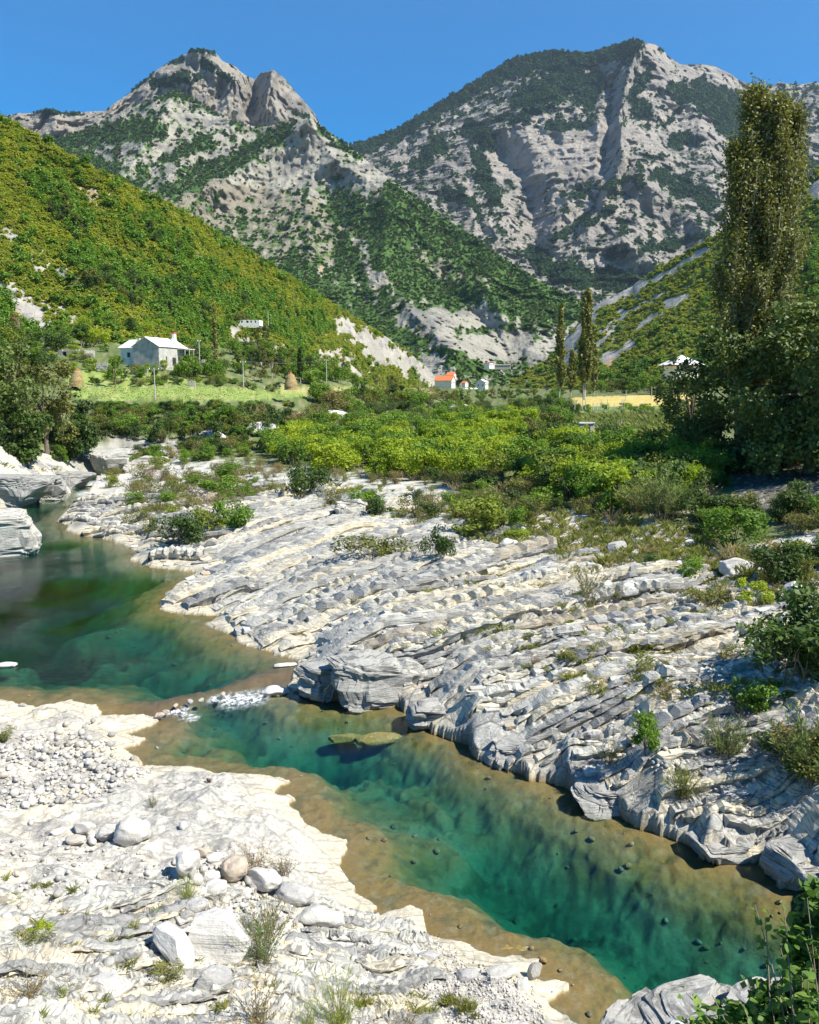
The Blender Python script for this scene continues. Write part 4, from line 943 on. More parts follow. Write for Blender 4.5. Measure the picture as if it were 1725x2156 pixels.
# ------ boulders one can point to
_I5 = ico(5)
def outcrop(px, py, L, W, H, seed, label, rz=.3, z0=-.3, m=None, land=False):
    """a block of bedrock: box-like body, tilted beds stepping in and out, joints cut across, undercut at the foot"""
    V, F = _I5; V = V.copy(); rs = np.random.RandomState(seed)
    V = np.sign(V) * np.abs(V) ** .38
    for _ in range(7):
        n = unit(rs.normal(size=3) * np.array([1, 1, .6])); c = rs.uniform(.68, 1.0); dd = V @ n - c; V = V - np.outer(np.maximum(dd, 0), n)
    w = V * np.array([L, W, H]) * .5; bed = w[:, 2] * 1.0 + .22 * w[:, 0] - .12 * w[:, 1] + .10 * fbm3(w[:, 0], w[:, 1], w[:, 2], 3, seed)
    k = np.floor(bed / .24 + .5 * noise3(bed * 1.1, bed * 0, bed * 0, 7)); f = bed / .24 - np.floor(bed / .24)
    off = hash01(k, seed, 3) * .34 - .12 * np.exp(-((f - .5) ** 2 - .25) ** 2 / .002)
    jx = w[:, 0] / .8 + hash01(k, seed, 4) * 3; jf = np.abs(jx - np.round(jx)); off = off - .12 * np.exp(-(jf / .06) ** 2) + .16 * hash01(np.floor(jx), k, 8)
    rad = unit(w * np.array([1, 1, .5])); w = w + rad * (off - .1)[:, None] + rad * (.10 * fbm3(w[:, 0] * 1.4, w[:, 1] * 1.4, w[:, 2] * 2, 4, seed + 3))[:, None]
    w[:, 2] += H * .5; w[:, :2] *= (.80 + .26 * np.clip(w[:, 2] / H, 0, 1))[:, None]
    p = hit(px, py); p = p if z0 == -.3 else Vector(at_z(px, py, z0 + .6))
    me = make_mesh('outcrop_rock', w, F, False, {'rnd': np.full(len(w), .45 if m is M_PALE else .22)}); me.materials.append(M_LEDGE)
    o = ob('outcrop_rock', me, None, None, (p.x, p.y + W * .35, p.z - .4 if land else z0), (0, 0, rz)); tag(o, label, 'rock')
ROUND = [stone(740 + k, 10, .11, (1, .82, .66), 4, .62, .93) for k in range(5)]
ANG = [stone(760 + k, 11, .05, (1, .8, .8), 3, .45, .8) for k in range(5)]
for m_ in ANG: m_.polygons.foreach_set('use_smooth', np.zeros(len(m_.polygons), bool))
def boulder(px, py, w, label, k=0, kind='r', m=None, sc=(1, 1, 1), rz=0, sink=.18, name='boulder', zz=None, group=None, tilt=(0, 0)):
    p = hit(px, py)
    if zz is not None: p = Vector(at_z(px, py, zz))
    me = (ROUND if kind == 'r' else ANG)[k % 5].copy(); me.materials.clear(); me.materials.append(m or M_PALE)
    o = ob(name, me, None, None, (p.x, p.y, p.z - sink * w * .5 * sc[2]), (tilt[0], tilt[1], rz), (w * .5 * sc[0], w * .5 * sc[1], w * .5 * sc[2]))
    tag(o, label, 'rock', group); return o
boulder(585, 1462, 1.5, 'low flat pale rock at the right end of the rapids', 0, 'r', M_PALE, (1, .8, .6), .3, .3)
boulder(600, 1402, 1.2, 'flat cream slab just above the water upstream of the rapids', 2, 'r', M_PALE, (1.1, .5, .25), .2, .3, zz=.2)
boulder(12, 1402, 1.3, 'flat white rock poking out of the upper pool at the left edge', 3, 'r', M_PALE, (1, .6, .3), 0, .3, zz=.22)
outcrop(2, 1216, 6.0, 4.5, 4.3, 20, 'very large pale boulder standing in the green pool at the left edge', .4, -.3, M_PALE)
outcrop(805, 1474, 4.9, 2.9, 2.5, 1, 'big dark faced layered outcrop rock overhanging the lower pool', .35)
outcrop(236, 1000, 8, 6, 4.6, 21, 'pale cliff of rock closing the far bend of the river', .5, -.3, M_PALE)
outcrop(300, 985, 8, 5, 3.4, 22, 'sunlit sloping rock face right of the far bend', .4, -.3, M_PALE)
outcrop(10, 1068, 9, 6, 4.2, 23, 'grey wrinkled bedrock mass at the left edge above the pool', -.2, -.3)
outcrop(86, 1056, 6.5, 5, 3.6, 24, 'grey bedrock knob in the middle of the left bank', -.4, -.3)
outcrop(140, 1028, 6, 5, 2.6, 25, 'dark bedrock under the overhanging trees of the left bank', -.5, -.3)
outcrop(668, 1470, 1.7, 1.8, 1.7, 2, 'rounded rock knob at the waterside beside the rapids', .5)
outcrop(1075, 1600, 2.2, 1.6, 1.1, 3, 'smooth grey whaleback of bedrock rising from the lower pool', .2)
outcrop(1300, 1700, 2.6, 1.5, .9, 4, 'long undercut slab of bedrock jutting over the water', .15)
outcrop(905, 1532, 1.6, 1.6, 1.2, 5, 'creamy bedrock nose at the water below the terraces', .3)
outcrop(1700, 1868, 1.9, 1.7, 1.2, 6, 'brown grey wrinkled rock mass at the right edge of the water', .2)
outcrop(1530, 1796, 1.9, 1.3, .8, 7, 'pale wedge of tilted beds dipping into the water', .2)
boulder(490, 1850, .92, 'brown boulder with an orange patch among white cobbles', 3, 'r', M_TAN, (1, .9, 1.2), .3, .1)
boulder(455, 1940, .66, 'dark red stone under a green twiggy shrub', 1, 'a', M_RED, (1, .8, .8), .3, .1)
boulder(278, 1775, 1.12, 'large round white boulder at the right end of the row on the ledge', 2, 'r', M_COB, (1, .8, 1.1), .1, .1)
boulder(176, 1752, .74, 'smooth white oval boulder second in the row on the ledge', 1, 'r', M_COB, (1, .7, .8), .1, .1)
boulder(227, 1768, .62, 'grey brown round boulder left of the large white one', 0, 'r', M_GREY, (1, .8, 1.1), .5, .1)
boulder(126, 1760, .62, 'leftmost tilted pale stone of the row on the ledge', 4, 'r', M_COB, (1, .6, .7), .5, .1)
boulder(156, 1776, .74, 'flattish white stone in front of the row on the ledge', 3, 'r', M_COB, (1, .6, .6), 0, .1)
boulder(196, 1770, .42, 'small speckled stone between the two middle ones of the row', 2, 'r', M_PALE, (1, .8, .8), 0, .1)
boulder(425, 1802, .56, 'smooth beige cobble at the top of the stone pile', 1, 'r', M_TAN, (1, .8, .8), 0, .1)
boulder(456, 1818, .72, 'flat topped white cobble above the brown boulder', 4, 'r', M_COB, (1, .7, .8), .2, .1)
boulder(398, 1838, 1.0, 'tall pale rounded boulder at the left of the stone pile', 0, 'r', M_PALE, (.8, .8, 1.2), 1.2, .1)
boulder(443, 1856, .55, 'white cobble directly left of the brown boulder', 2, 'r', M_COB, (1, .8, .9), .2, .1)
boulder(450, 1886, .78, 'bright white boulder below and left of the brown boulder', 3, 'r', M_COB, (1, .8, 1), .2, .1)
boulder(553, 1868, 1.15, 'large bright white boulder right of the brown boulder', 1, 'r', M_COB, (1, .8, .85), -.4, .1)
boulder(618, 1902, 1.1, 'large grey boulder on the right of the stone pile', 2, 'r', M_GREY, (1.1, .8, .85), -.3, .1)
boulder(682, 1950, 1.25, 'long pale grey boulder by the cream water edge', 0, 'r', M_COB, (1.1, .7, .7), .1, .12)
boulder(651, 1952, .38, 'small tan stone tucked against the long grey boulder', 4, 'r', M_TAN, (1, .8, .9), .1, .1)
boulder(393, 1938, .42, 'round white cobble at the lower left of the pile', 4, 'r', M_COB, (1, .9, 1.1), .1, .1)
boulder(410, 1922, .74, 'grey and white cobble behind the lowest round one', 3, 'r', M_GREY, (1, .8, .9), .1, .1)
boulder(500, 1880, .48, 'small grey cobble right below the brown boulder', 0, 'r', M_GREY, (1, .8, .8), .1, .1)
boulder(360, 2010, 1.55, 'pale tilted angular slab below the stone pile', 1, 'a', M_PALE, (1.1, .6, .9), -.5, .15, tilt=(.3, .3))
boulder(455, 2005, 2.0, 'broad grey beige slab right of the tilted one', 4, 'a', M_PALE, (1, .8, .8), -.3, .2)
boulder(452, 2085, 1.0, 'dark grey wedge shaped stone below the broad slab', 3, 'a', M_GREY, (1, .7, 1), .4, .15)
boulder(240, 2090, 1.05, 'rounded pale rock near the bottom left', 2, 'a', M_COB, (1, .7, .8), .2, .15)
boulder(1125, 2062, .55, 'small upright white rock at the tip of the gravel bar', 0, 'a', M_COB, (.8, .7, 1.3), .2, .1)
boulder(1102, 2085, .55, 'small white rock leaning behind the upright one', 2, 'a', M_PALE, (.8, .7, 1.2), .9, .1)
boulder(1052, 2055, .8, 'flat grey stone on the gravel bar by the water', 3, 'r', M_COB, (1.2, .7, .5), .2, .15)
boulder(898, 2022, .66, 'grey stone lying alone high on the gravel bar', 1, 'r', M_GREY, (1, .7, .6), .2, .1)
boulder(983, 2062, .62, 'half sunk round grey stone in the middle of the gravel bar', 2, 'r', M_GREY, (1, .8, .7), .2, .15)
boulder(895, 2065, .6, 'flat stone half buried at the left of the gravel bar', 4, 'r', M_GREY, (1, .8, .5), .2, .2)
outcrop(1350, 2215, 2.0, .9, 1.2, 8, 'grey ridge shaped rock rising at the bottom right of the water', .9, .5)
outcrop(1500, 2205, 2.3, 1.2, 1.3, 9, 'large grey white slab behind the leaves at the bottom right', .3, .5)
boulder(1425, 2230, 1.1, 'square cream block split down its side at the bottom edge', 3, 'a', M_PALE, (1, .8, 1.2), .1, .0, zz=1.2)
outcrop(1640, 2230, 1.9, 1.6, 1.3, 10, 'grey rock mostly hidden by the leafy bush at the bottom right', .3, .8)
boulder(1302, 1166, 1.75, 'big grey upright boulder on the sandy path', 2, 'a', M_GREY, (.95, .7, 1.0), .3, .1)
boulder(1337, 1172, .75, 'small grey boulder to the right of the big upright one', 1, 'a', M_GREY, (1, .8, .9), .3, .1)
boulder(1075, 1158, 1.6, 'rounded pale boulder above the rock steps in the centre', 0, 'r', M_PALE, (1, .8, .9), .3, .12)
boulder(1108, 1156, .9, 'smaller pale boulder right of the rounded one in the centre', 3, 'r', M_PALE, (1, .8, .9), .3, .12)
boulder(1545, 1212, 2.3, 'wide pale boulder half hidden by reddish twigs', 1, 'r', M_PALE, (1.1, .8, .8), .3, .12)
boulder(1602, 1216, 1.1, 'pointed grey boulder right of the wide pale one', 3, 'a', M_GREY, (1, .8, .9), .3, .12)
boulder(1465, 1255, 1.25, 'dark striped grey boulder near the white ring', 4, 'a', M_GREY, (1.1, .8, .7), .3, .12)
boulder(1672, 1262, 1.6, 'dark grey boulder alone on the white gravel at the right', 1, 'a', M_GREY, (1, .8, .9), .9, .12)
boulder(1425, 1208, 1.3, 'pale craggy boulder behind the white ring', 0, 'a', M_PALE, (1, .8, .9), .9, .12)
boulder(1325, 1252, 1.5, 'cream blocky boulder left of the white ring', 3, 'a', M_PALE, (1.1, .8, .8), .3, .12)
boulder(1275, 1248, 1.3, 'cream angular block standing left of the twiggy bush', 2, 'a', M_PALE, (.9, .8, 1.1), .6, .12)
boulder(540, 1032, 2.0, 'grey boulder behind the two dark shrubs', 1, 'a', M_GREY, (1, .8, .8), .3, .12)
boulder(510, 1036, 1.5, 'grey boulder left of its larger neighbour behind the shrubs', 0, 'a', M_GREY, (1, .8, .8), .9, .12)
boulder(665, 1020, 2.0, 'pale grey boulder behind the round dark shrub', 3, 'r', M_GREY, (1, .8, .8), .3, .12)
outcrop(735, 1092, 2.9, 2.2, 2.1, 30, 'large cracked white rock standing over the terraces', .3, -.3, M_PALE, True)
boulder(690, 1045, 1.0, 'small grey boulder above the large cracked rock', 2, 'r', M_GREY, (1, .8, .9), .3, .12)
boulder(860, 1070, 2.2, 'dark split boulder at the right of the cracked white rock', 0, 'a', M_GREY, (.9, .8, .9), 1.3, .15)
boulder(740, 1198, 1.5, 'grey slab at the foot of the brown shrub', 1, 'a', M_GREY, (1.1, .8, .7), .5, .15)
boulder(785, 1192, 1.0, 'pointed grey stone beside the slab under the brown shrub', 4, 'a', M_GREY, (1, .8, .9), .5, .15)
boulder(12, 935, 3.0, 'grey boulder perched on top of the left bank', 2, 'a', M_GREY, (1.1, .8, .7), .5, .15)
boulder(725, 1556, 1.5, 'long ochre stone lying under the water of the lower pool', 1, 'r', M_OCHRE, (1.3, .6, .4), .1, .5, 'sunken_rock', zz=-.45)
boulder(790, 1560, 1.9, 'larger ochre stone under the water below the overhang', 3, 'r', M_OCHRE, (1.3, .6, .45), .2, .5, 'sunken_rock', zz=-.40)
boulder(1085, 2005, 1.1, 'ochre stone under the shallow water off the gravel bar', 0, 'r', M_OCHRE, (1.2, .6, .4), .2, .5, 'sunken_rock', zz=-.2)
for k, (px, py, w) in enumerate([(50, 1488, .5), (78, 1498, .55), (370, 1487, .35), (400, 1480, .5), (350, 1500, .45), (335, 1508, .5), (425, 1476, .4), (470, 1464, .45), (385, 1496, .3)]):
    boulder(px, py, w, 'small wet stone breaking the surface along the rapids' if k > 1 else ['leftmost white stone in the shallows of the upper pool', 'second white stone in the shallows of the upper pool'][k], k, 'r', M_TAN if 1 < k and k % 3 else M_GREY, (1, .7, .7), k * .7, .35, 'rapids_stone' if k > 1 else 'boulder', .2, 'stones of the rapids' if k > 1 else None)
for k, (px, py, w) in enumerate([(200, 1024, 2.2), (222, 1022, 2.0), (185, 1040, 1.6), (232, 1038, 3.4), (212, 1042, 1.4)]):
    boulder(px, py, w, 'flat white stone in the riffle at the head of the pool', k, 'r', M_PALE, (1.2, .5, .3), .1, .35, 'riffle_stone', .2, 'stones in the far riffle')

# cobbles: each one a stone of its own, the small change as one bed
def inimg(poly, n, rs, zlo=None):
    xs_ = [p[0] for p in poly]; ys_ = [p[1] for p in poly]; out = []
    while len(out) < n:
        x, y = rs.uniform(min(xs_), max(xs_)), rs.uniform(min(ys_), max(ys_))
        if inpoly(np.array([x]), np.array([y]), poly)[0]: out.append((x, y))
    return out
rs = np.random.RandomState(5)
LAB = ['white cobble in the broad cobble band at the left edge below the pool', 'cobble packed between the boulders of the stone pile', 'cobble among flat slabs at the tip beside the rapids', 'cobble lying loose on the smooth foreground rock']
spots = [(x, y, rs.uniform(.16, .42), 0) for x, y in inimg([(0, 1555), (150, 1545), (290, 1575), (330, 1625), (180, 1680), (60, 1705), (0, 1690)], 80, rs)]
spots += [(x, y, rs.uniform(.16, .42), 1) for x, y in inimg([(380, 1880), (430, 1780), (640, 1880), (650, 1960), (480, 1960), (400, 1940)], 60, rs)]
spots += [(x, y, rs.uniform(.16, .4), 2) for x, y in inimg([(150, 1515), (300, 1535), (280, 1590), (120, 1550)], 30, rs)]
spots += [(x, y, rs.uniform(.12, .34), 3) for x, y in inimg([(0, 1720), (500, 1750), (700, 1950), (700, 2150), (0, 2150)], 50, rs)]
for k, (x, y, w, g_) in enumerate(spots):
    p = hit(x, y)
    if p is None or p.z < .2: continue
    o = ob('cobble', COBS[k % 6], None, None, (p.x, p.y, p.z - .06 * w), (rs.normal(0, .2), rs.normal(0, .2), rs.rand() * 6.28), (w * .5, w * .5 * rs.uniform(.8, 1.1), w * .55))
    tag(o, LAB[g_], 'stone', ['cobbles of the broad band', 'cobbles of the stone pile', 'cobbles beside the rapids', 'cobbles on the foreground rock'][g_])
def pebbles(nm, poly, n, lo, hi, seed, protos=COBS, under=False):
    rs = np.random.RandomState(seed); P = []
    for x, y in inimg(poly, n, rs):
        p = hit(x, y)
        if p is not None and (p.z > .22 or under): P.append(p[:])
    P = np.array(P); m = len(P); w = lo + (hi - lo) * rs.rand(m) ** 2.5
    scatter(nm, protos, P, np.stack([w, w, w], 1) * .5, np.stack([rs.normal(0, .3, m), rs.normal(0, .3, m), rs.rand(m) * 6.28], 1), rs.randint(0, len(protos), m))
pebbles('pebble_bed', [(0, 1540), (290, 1570), (330, 1630), (180, 1690), (0, 1710)], 700, .06, .26, 11)
pebbles('pebble_bed', [(370, 1880), (430, 1780), (650, 1880), (700, 1960), (400, 1970)], 700, .05, .2, 12)
pebbles('gravel', [(760, 1990), (900, 1975), (1020, 2020), (1130, 2080), (1150, 2156), (700, 2156)], 3200, .02, .09, 13)
pebbles('gravel', [(0, 1720), (700, 1900), (700, 2156), (0, 2156)], 1300, .03, .16, 14)
pebbles('gravel', [(1080, 1090), (1300, 1110), (1725, 1210), (1725, 1330), (1500, 1380), (1200, 1250)], 3000, .06, .36, 15, COBS + SLABS[:3])
pebbles('gravel', [(560, 1050), (1000, 1050), (1100, 1130), (900, 1190), (600, 1150)], 1600, .08, .5, 16, COBS + SLABS[:3])
pebbles('gravel', [(200, 1040), (500, 1000), (640, 1040), (480, 1140), (250, 1120)], 900, .1, .7, 17, SLABS[:4])
pebbles('gravel', [(1250, 1480), (1725, 1400), (1725, 1700), (1400, 1650)], 1500, .05, .3, 18, COBS + SLABS[:3])
BEDST = [setmat(stone(790 + k, 7, .08, (1, .8, .55), 2, .65, .95), M_BED) for k in range(4)]
pebbles('river_bed_stones', [(330, 1520), (620, 1480), (900, 1560), (1250, 1720), (1700, 1930), (1700, 2156), (1250, 2156), (950, 1980), (760, 1800), (640, 1640), (330, 1600)], 130, .04, .3, 31, BEDST, True)
pebbles('river_bed_stones', [(0, 1300), (330, 1290), (600, 1410), (560, 1450), (300, 1480), (0, 1470)], 50, .06, .4, 32, BEDST, True)
# ------------------------------------------------------------------ plants
K = {}
for i in range(3):
    K['yb%d' % i] = bushkind('yellow_shrub', 'shrub', 'yellow', 100 + i, 1.6, 2.4, 2000, .085)
    K['gb%d' % i] = bushkind('green_shrub', 'shrub', 'green', 110 + i, 1.6, 2.3, 2000, .085)
    K['db%d' % i] = bushkind('dark_shrub', 'shrub', 'dark', 120 + i, 1.6, 2.2, 2200, .075)
    K['ob%d' % i] = bushkind('olive_shrub', 'shrub', 'olive', 130 + i, 1.4, 1.9, 1100, .07, .4, .5, 16)
    K['wl%d' % i] = uprightkind('willow_shrub', 'shrub', 'willow', 140 + i, 1.1, 2.4, 60, 2400, .085, .14)
    K['tw%d' % i] = uprightkind('twiggy_shrub', 'shrub', 'olive', 150 + i, .8, 1.5, 34, 620, .055, .22, .008, .3)
    K['dr%d' % i] = uprightkind('dry_shrub', 'shrub', 'dry', 160 + i, .7, 1.0, 40, 300, .04, .2, .007, .3)
    K['tr%d' % i] = treekind('broadleaf_tree', ['green', 'dark', 'green'][i], 170 + i, 8, 3.2, 4600, .15)
    K['ot%d' % i] = treekind('olive_tree', 'olive', 180 + i, 6, 2.6, 2600, .13, .1, 'pale_bark')
for i in range(3): K['fw%d' % i] = uprightkind('feathery_shrub', 'shrub', 'yellow', 190 + i, .75, 1.6, 70, 3000, .030, .16, .005, .2)
def tuftmesh(seed, n=46, h=.5, m='grass'):
    rs = np.random.RandomState(seed); V = []
    for i in range(n):
        b = rs.normal(0, .12, 2); d = rs.normal(0, .55, 2); hh = h * rs.uniform(.5, 1.1); w = .012
        V += [(b[0] - w, b[1], 0), (b[0] + w, b[1], 0), (b[0] + d[0] * hh * .5 + w * .7, b[1] + d[1] * hh * .5, hh * .75), (b[0] + d[0] * hh, b[1] + d[1] * hh, hh)]
    return VM('tuft', (np.array(V), np.arange(4 * n).reshape(n, 4)), L_[m])
TUFTS = [tuftmesh(60 + k) for k in range(4)]
def plant(kind, px, py, h, label, group=None, wide=1.0, deep=None, names=None, D=None, sink=.04):
    p = hit(px, py, names) if D is None else Vector(at_d(px, py, D))
    if p is None: return None
    base = {'yb': 2.4, 'gb': 2.3, 'db': 2.2, 'ob': 1.9, 'wl': 2.4, 'fw': 1.6, 'tw': 1.5, 'dr': 1.0, 'tr': 8, 'ot': 6}[kind[:2]]
    if len(kind) == 2: kind += str(random.randint(0, 2))
    s = h / base
    return K[kind].put((p.x, p.y, p.z - sink * h), (s * wide, s * wide, s), random.uniform(0, 6.28), label, group)
def thicket(kinds, poly, n, h0, h1, label, group, seed, wide=1.1, names=None):
    rs = np.random.RandomState(seed); sp_ = inimg(poly, n, rs); sp_.sort(key=lambda q: -q[1])
    for x, y in sp_:
        k = kinds[rs.randint(0, len(kinds))]; plant(k, x, y, rs.uniform(h0, h1), label, group, wide * rs.uniform(.85, 1.2), names=names)
# thickets of the valley floor
thicket(['yb', 'yb', 'yb', 'gb'], [(520, 965), (640, 990), (800, 1008), (1000, 1015), (1085, 990), (1125, 940), (1110, 905), (760, 905), (600, 925)], 170, 3.4, 5.8, 'yellow green leafy shrub of the bright thicket across the valley floor', 'yellow green thicket shrubs', 21)
thicket(['gb', 'yb', 'wl'], [(640, 908), (760, 885), (1120, 872), (1120, 908), (760, 908)], 60, 3.6, 5.0, 'green shrub in the rows behind the bright yellow thicket', 'green thicket shrubs behind', 22)
thicket(['wl', 'db', 'gb'], [(700, 880), (760, 862), (1200, 852), (1200, 880)], 60, 3.0, 4.6, 'dark green tree like shrub lining the far valley floor', 'dark shrubs of the far valley', 23, 1.2)
thicket(['db', 'gb', 'ob', 'tr'], [(190, 885), (480, 882), (690, 872), (720, 892), (600, 918), (420, 938), (320, 940), (240, 935), (195, 925)], 70, 2.6, 4.6, 'green bush growing on the stony bank below the grass terrace', 'bushes on the terrace bank', 24)
thicket(['db', 'gb'], [(200, 857), (500, 857), (680, 845), (680, 853), (480, 868), (200, 868)], 60, 1.3, 2.0, 'dark hedge bush along the front edge of the grass terrace', 'hedge bushes of the terrace', 25, 1.3)
thicket(['gb', 'yb', 'db'], [(1090, 1010), (1140, 930), (1240, 925), (1340, 960), (1480, 985), (1480, 1040), (1330, 1080), (1180, 1060)], 80, 3.0, 4.6, 'green bush in the mixed thicket left of the big tree', 'mixed thicket bushes', 26)
thicket(['ob', 'dr', 'tw'], [(430, 1005), (640, 1010), (900, 1030), (1080, 1060), (1300, 1110), (1300, 1080), (1100, 1030), (600, 985)], 52, 1.0, 2.0, 'brownish green scrubby bush at the edge of the river rocks', 'scrubby bushes at the thicket edge', 27)
thicket(['ob', 'tw'], [(300, 960), (520, 950), (600, 1010), (560, 1060), (440, 1080), (330, 1130), (260, 1060)], 46, 1.0, 2.1, 'pale green scrub growing on the rock point', 'scrub on the rock point', 28)
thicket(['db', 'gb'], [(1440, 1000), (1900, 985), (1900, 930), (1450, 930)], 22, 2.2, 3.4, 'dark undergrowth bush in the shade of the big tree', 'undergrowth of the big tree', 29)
thicket(['gb', 'db', 'ob'], [(1490, 1120), (1600, 1090), (1725, 1150), (1800, 1130), (1800, 1060), (1600, 1075), (1480, 1060)], 26, 1.2, 2.4, 'low green bush on the slope in front of the big tree', 'low bushes before the big tree', 30)
thicket(['db', 'gb', 'tr', 'ot'], [(-60, 965), (130, 985), (185, 955), (185, 920), (-60, 900)], 26, 3.5, 5.5, 'bush at the foot of the trees on the left bank', 'bushes of the left bank', 31)
thicket(['tr', 'gb', 'db', 'ot'], [(-60, 800), (140, 790), (130, 715), (-60, 690)], 34, 5, 8, 'tree at the foot of the left hillside', 'trees under the left hillside', 32, 1.0)
thicket(['tr', 'gb', 'ot', 'db'], [(390, 800), (560, 806), (880, 822), (880, 790), (700, 770), (560, 745), (400, 740)], 74, 4.0, 7, 'green tree on the slope right of the farmhouse', 'trees right of the farmhouse', 33, 1.0, ['left_hillside'])
thicket(['tr', 'gb', 'yb'], [(130, 740), (230, 730), (380, 705), (480, 700), (480, 685), (200, 690), (100, 700)], 34, 4.5, 7.5, 'tree in the belt behind the farmhouse', 'trees behind the farmhouse', 34, 1.0, ['left_hillside'])
thicket(['gb', 'db', 'ob'], [(190, 812), (440, 812), (590, 826), (590, 816), (430, 802), (190, 802)], 34, 1.2, 2.2, 'bush on the stone bank between the two grass terraces', 'bushes between the terraces', 35, 1.2)
thicket(['ob', 'gb', 'tr'], [(620, 845), (900, 835), (960, 850), (900, 862), (700, 866)], 40, 4, 6.5, 'bush at the edge of the far meadow', 'bushes along the far meadow', 36)
thicket(['gb', 'db', 'wl'], [(1080, 850), (1215, 850), (1215, 905), (1080, 905)], 18, 3.0, 4.6, 'green bush beside the maize plot', 'bushes beside the maize plot', 37)
thicket(['db', 'gb', 'tr'], [(1200, 833), (1500, 826), (1500, 815), (1200, 815)], 36, 5, 8.5, 'dark tree in the row behind the golden field', 'trees behind the golden field', 38)
thicket(['tr', 'gb', 'ot'], [(930, 850), (1200, 842), (1200, 826), (1000, 822), (940, 832)], 50, 2.6, 5, 'green tree on the flat ground before the village', 'trees before the village', 39)
thicket(['tr', 'db'], [(1500, 680), (1560, 800), (1490, 800), (1300, 800), (1330, 760), (1400, 795), (1480, 795)], 22, 4, 7, 'dark tree on the lower right hillside', 'trees on the lower right hillside', 40, 1.0, ['right_hillside'])
thicket(['tr', 'db'], [(180, 570), (420, 590), (620, 690), (600, 740), (420, 690), (200, 640)], 46, 5, 9, 'dark green tree in the hollow of the left hillside', 'trees in the hollow of the left hillside', 41, .95, ['left_hillside'])
for k, (x, y, h) in enumerate([(108, 455, 8), (128, 470, 9), (146, 462, 9), (160, 485, 8.5), (118, 432, 7), (175, 490, 7), (140, 440, 8)]):
    plant('tr1', x, y, h, 'dark evergreen tree of the clump high on the left hillside', 'evergreen clump on the left hillside', .9, names=['left_hillside'])
for k, (x, y, h) in enumerate([(318, 500, 9), (328, 520, 8), (340, 512, 7), (372, 545, 9), (380, 530, 7)]):
    plant('tr1', x, y, h, 'dark tree standing out of the scrub midway along the left ridge', 'dark trees midway along the left ridge', .8, names=['left_hillside'])
def one(kind, px, py, h, label, wide=1.0, **kw): return plant(kind, px, py, h, label, None, wide, **kw)
one('wl1', 1395, 1095, 4.6, 'large dark grey green willow shrub in front of the thicket', 1.5); one('wl0', 1345, 1085, 3.4, 'smaller willow shrub left of the large dark one', 1.2)
one('yb1', 1545, 1150, 3.0, 'bright green bush with yellow tips at the end of the path', 1.3); one('gb2', 1500, 1130, 2.3, 'green bush just left of the bright one with yellow tips', 1.2)
one('db0', 1655, 1215, 2.3, 'dense dark bush by the path at the right', 1.2); one('dr1', 1545, 1185, 1.4, 'dry reddish twigs below the bright green bush', 1.6)
one('db1', 1685, 1440, 3.2, 'very dark bush hanging over the rocks at the right edge', 1.25); one('db2', 1740, 1400, 3.4, 'dark bush cut by the right edge of the picture', 1.2); one('ob1', 1640, 1400, 1.7, 'yellowish bramble at the left foot of the very dark bush', 1.3)
one('gb0', 1598, 1500, 1.7, 'green bush on the rocks below the very dark one', 1.2); one('ob0', 1545, 1400, 1.0, 'low ochre green bush on a ledge', 1.2)
one('wl2', 1715, 1650, 3.2, 'tall willow shrub at the right edge above the water', 1.2); one('wl0', 1530, 1600, 1.9, 'grey green willow shrub in the middle of the right rocks', 1.2)
one('wl1', 1440, 1685, 1.5, 'round willow shrub growing from a crack near the water', 1.15); one('tr0', 1358, 1605, 2.2, 'small leafy fig sapling among the rock steps', .9); one('tw0', 1282, 1610, 1.1, 'small grey bush left of the leafy sapling', 1.2)
one('tw1', 1238, 1262, 2.4, 'bare twiggy bush beside the cream blocks', 1.0); one('tw2', 1190, 1195, 2.0, 'twiggy bush with reddish base by the path', 1.0); one('dr0', 1180, 1200, .9, 'reddish dry clump under the twiggy bush', 1.2)
one('db2', 1372, 1215, 1.5, 'low dark bush left of the pale craggy boulder', 1.3); one('gb1', 1455, 1225, 1.5, 'green bush right of the pale craggy boulder', 1.2); one('yb0', 1585, 1275, 1.6, 'fresh green upright bush on the gravel at the right', 1.0); one('ob2', 1520, 1265, 1.2, 'olive bush left of the fresh green upright one', 1.4)
one('db0', 915, 1180, 2.6, 'dark leafy bush in the centre of the rocks', .9); one('ob1', 780, 1190, 3.0, 'brownish bush spreading over the pale terraces', 1.6); one('gb2', 1030, 1135, 4.0, 'dense green bush in front of the thicket centre', 1.2); one('yb2', 1090, 1140, 1.3, 'low golden bush touching the dense green one', 1.6)
one('db1', 392, 1155, 3.9, 'left of the two dark shrubs on the rock point', 1.2); one('gb0', 500, 1120, 3.8, 'right of the two dark shrubs on the rock point', 1.0); one('gb1', 445, 1125, 2.9, 'small shrub between the two dark ones on the rock point', 1.0)
one('db0', 635, 1052, 5.2, 'round dark shrub alone above the white terraces', 1.0); one('gb2', 785, 1060, 1.8, 'grassy pale shrub beside the large cracked rock', 1.0); one('gb0', 335, 985, 2.6, 'bush on top of the rock beside the far bend', 1.2)
one('fw2', 550, 2035, 1.8, 'tall twiggy green shrub growing through the stone pile', .9); one('tw0', 560, 1990, 1.4, 'smaller green twiggy shrub behind the tall one in the pile', 1.0); one('fw1', 395, 1895, .9, 'yellow green tuft shrub at the left of the stone pile', 1.1)
one('dr1', 540, 1830, .9, 'spiky dry grass clump above the white boulder', 1.6); one('tw0', 600, 1845, .8, 'spiky grey bush above the grey boulder', 1.2); one('dr2', 450, 1930, .7, 'brownish twigs above the dark red stone', 1.2)
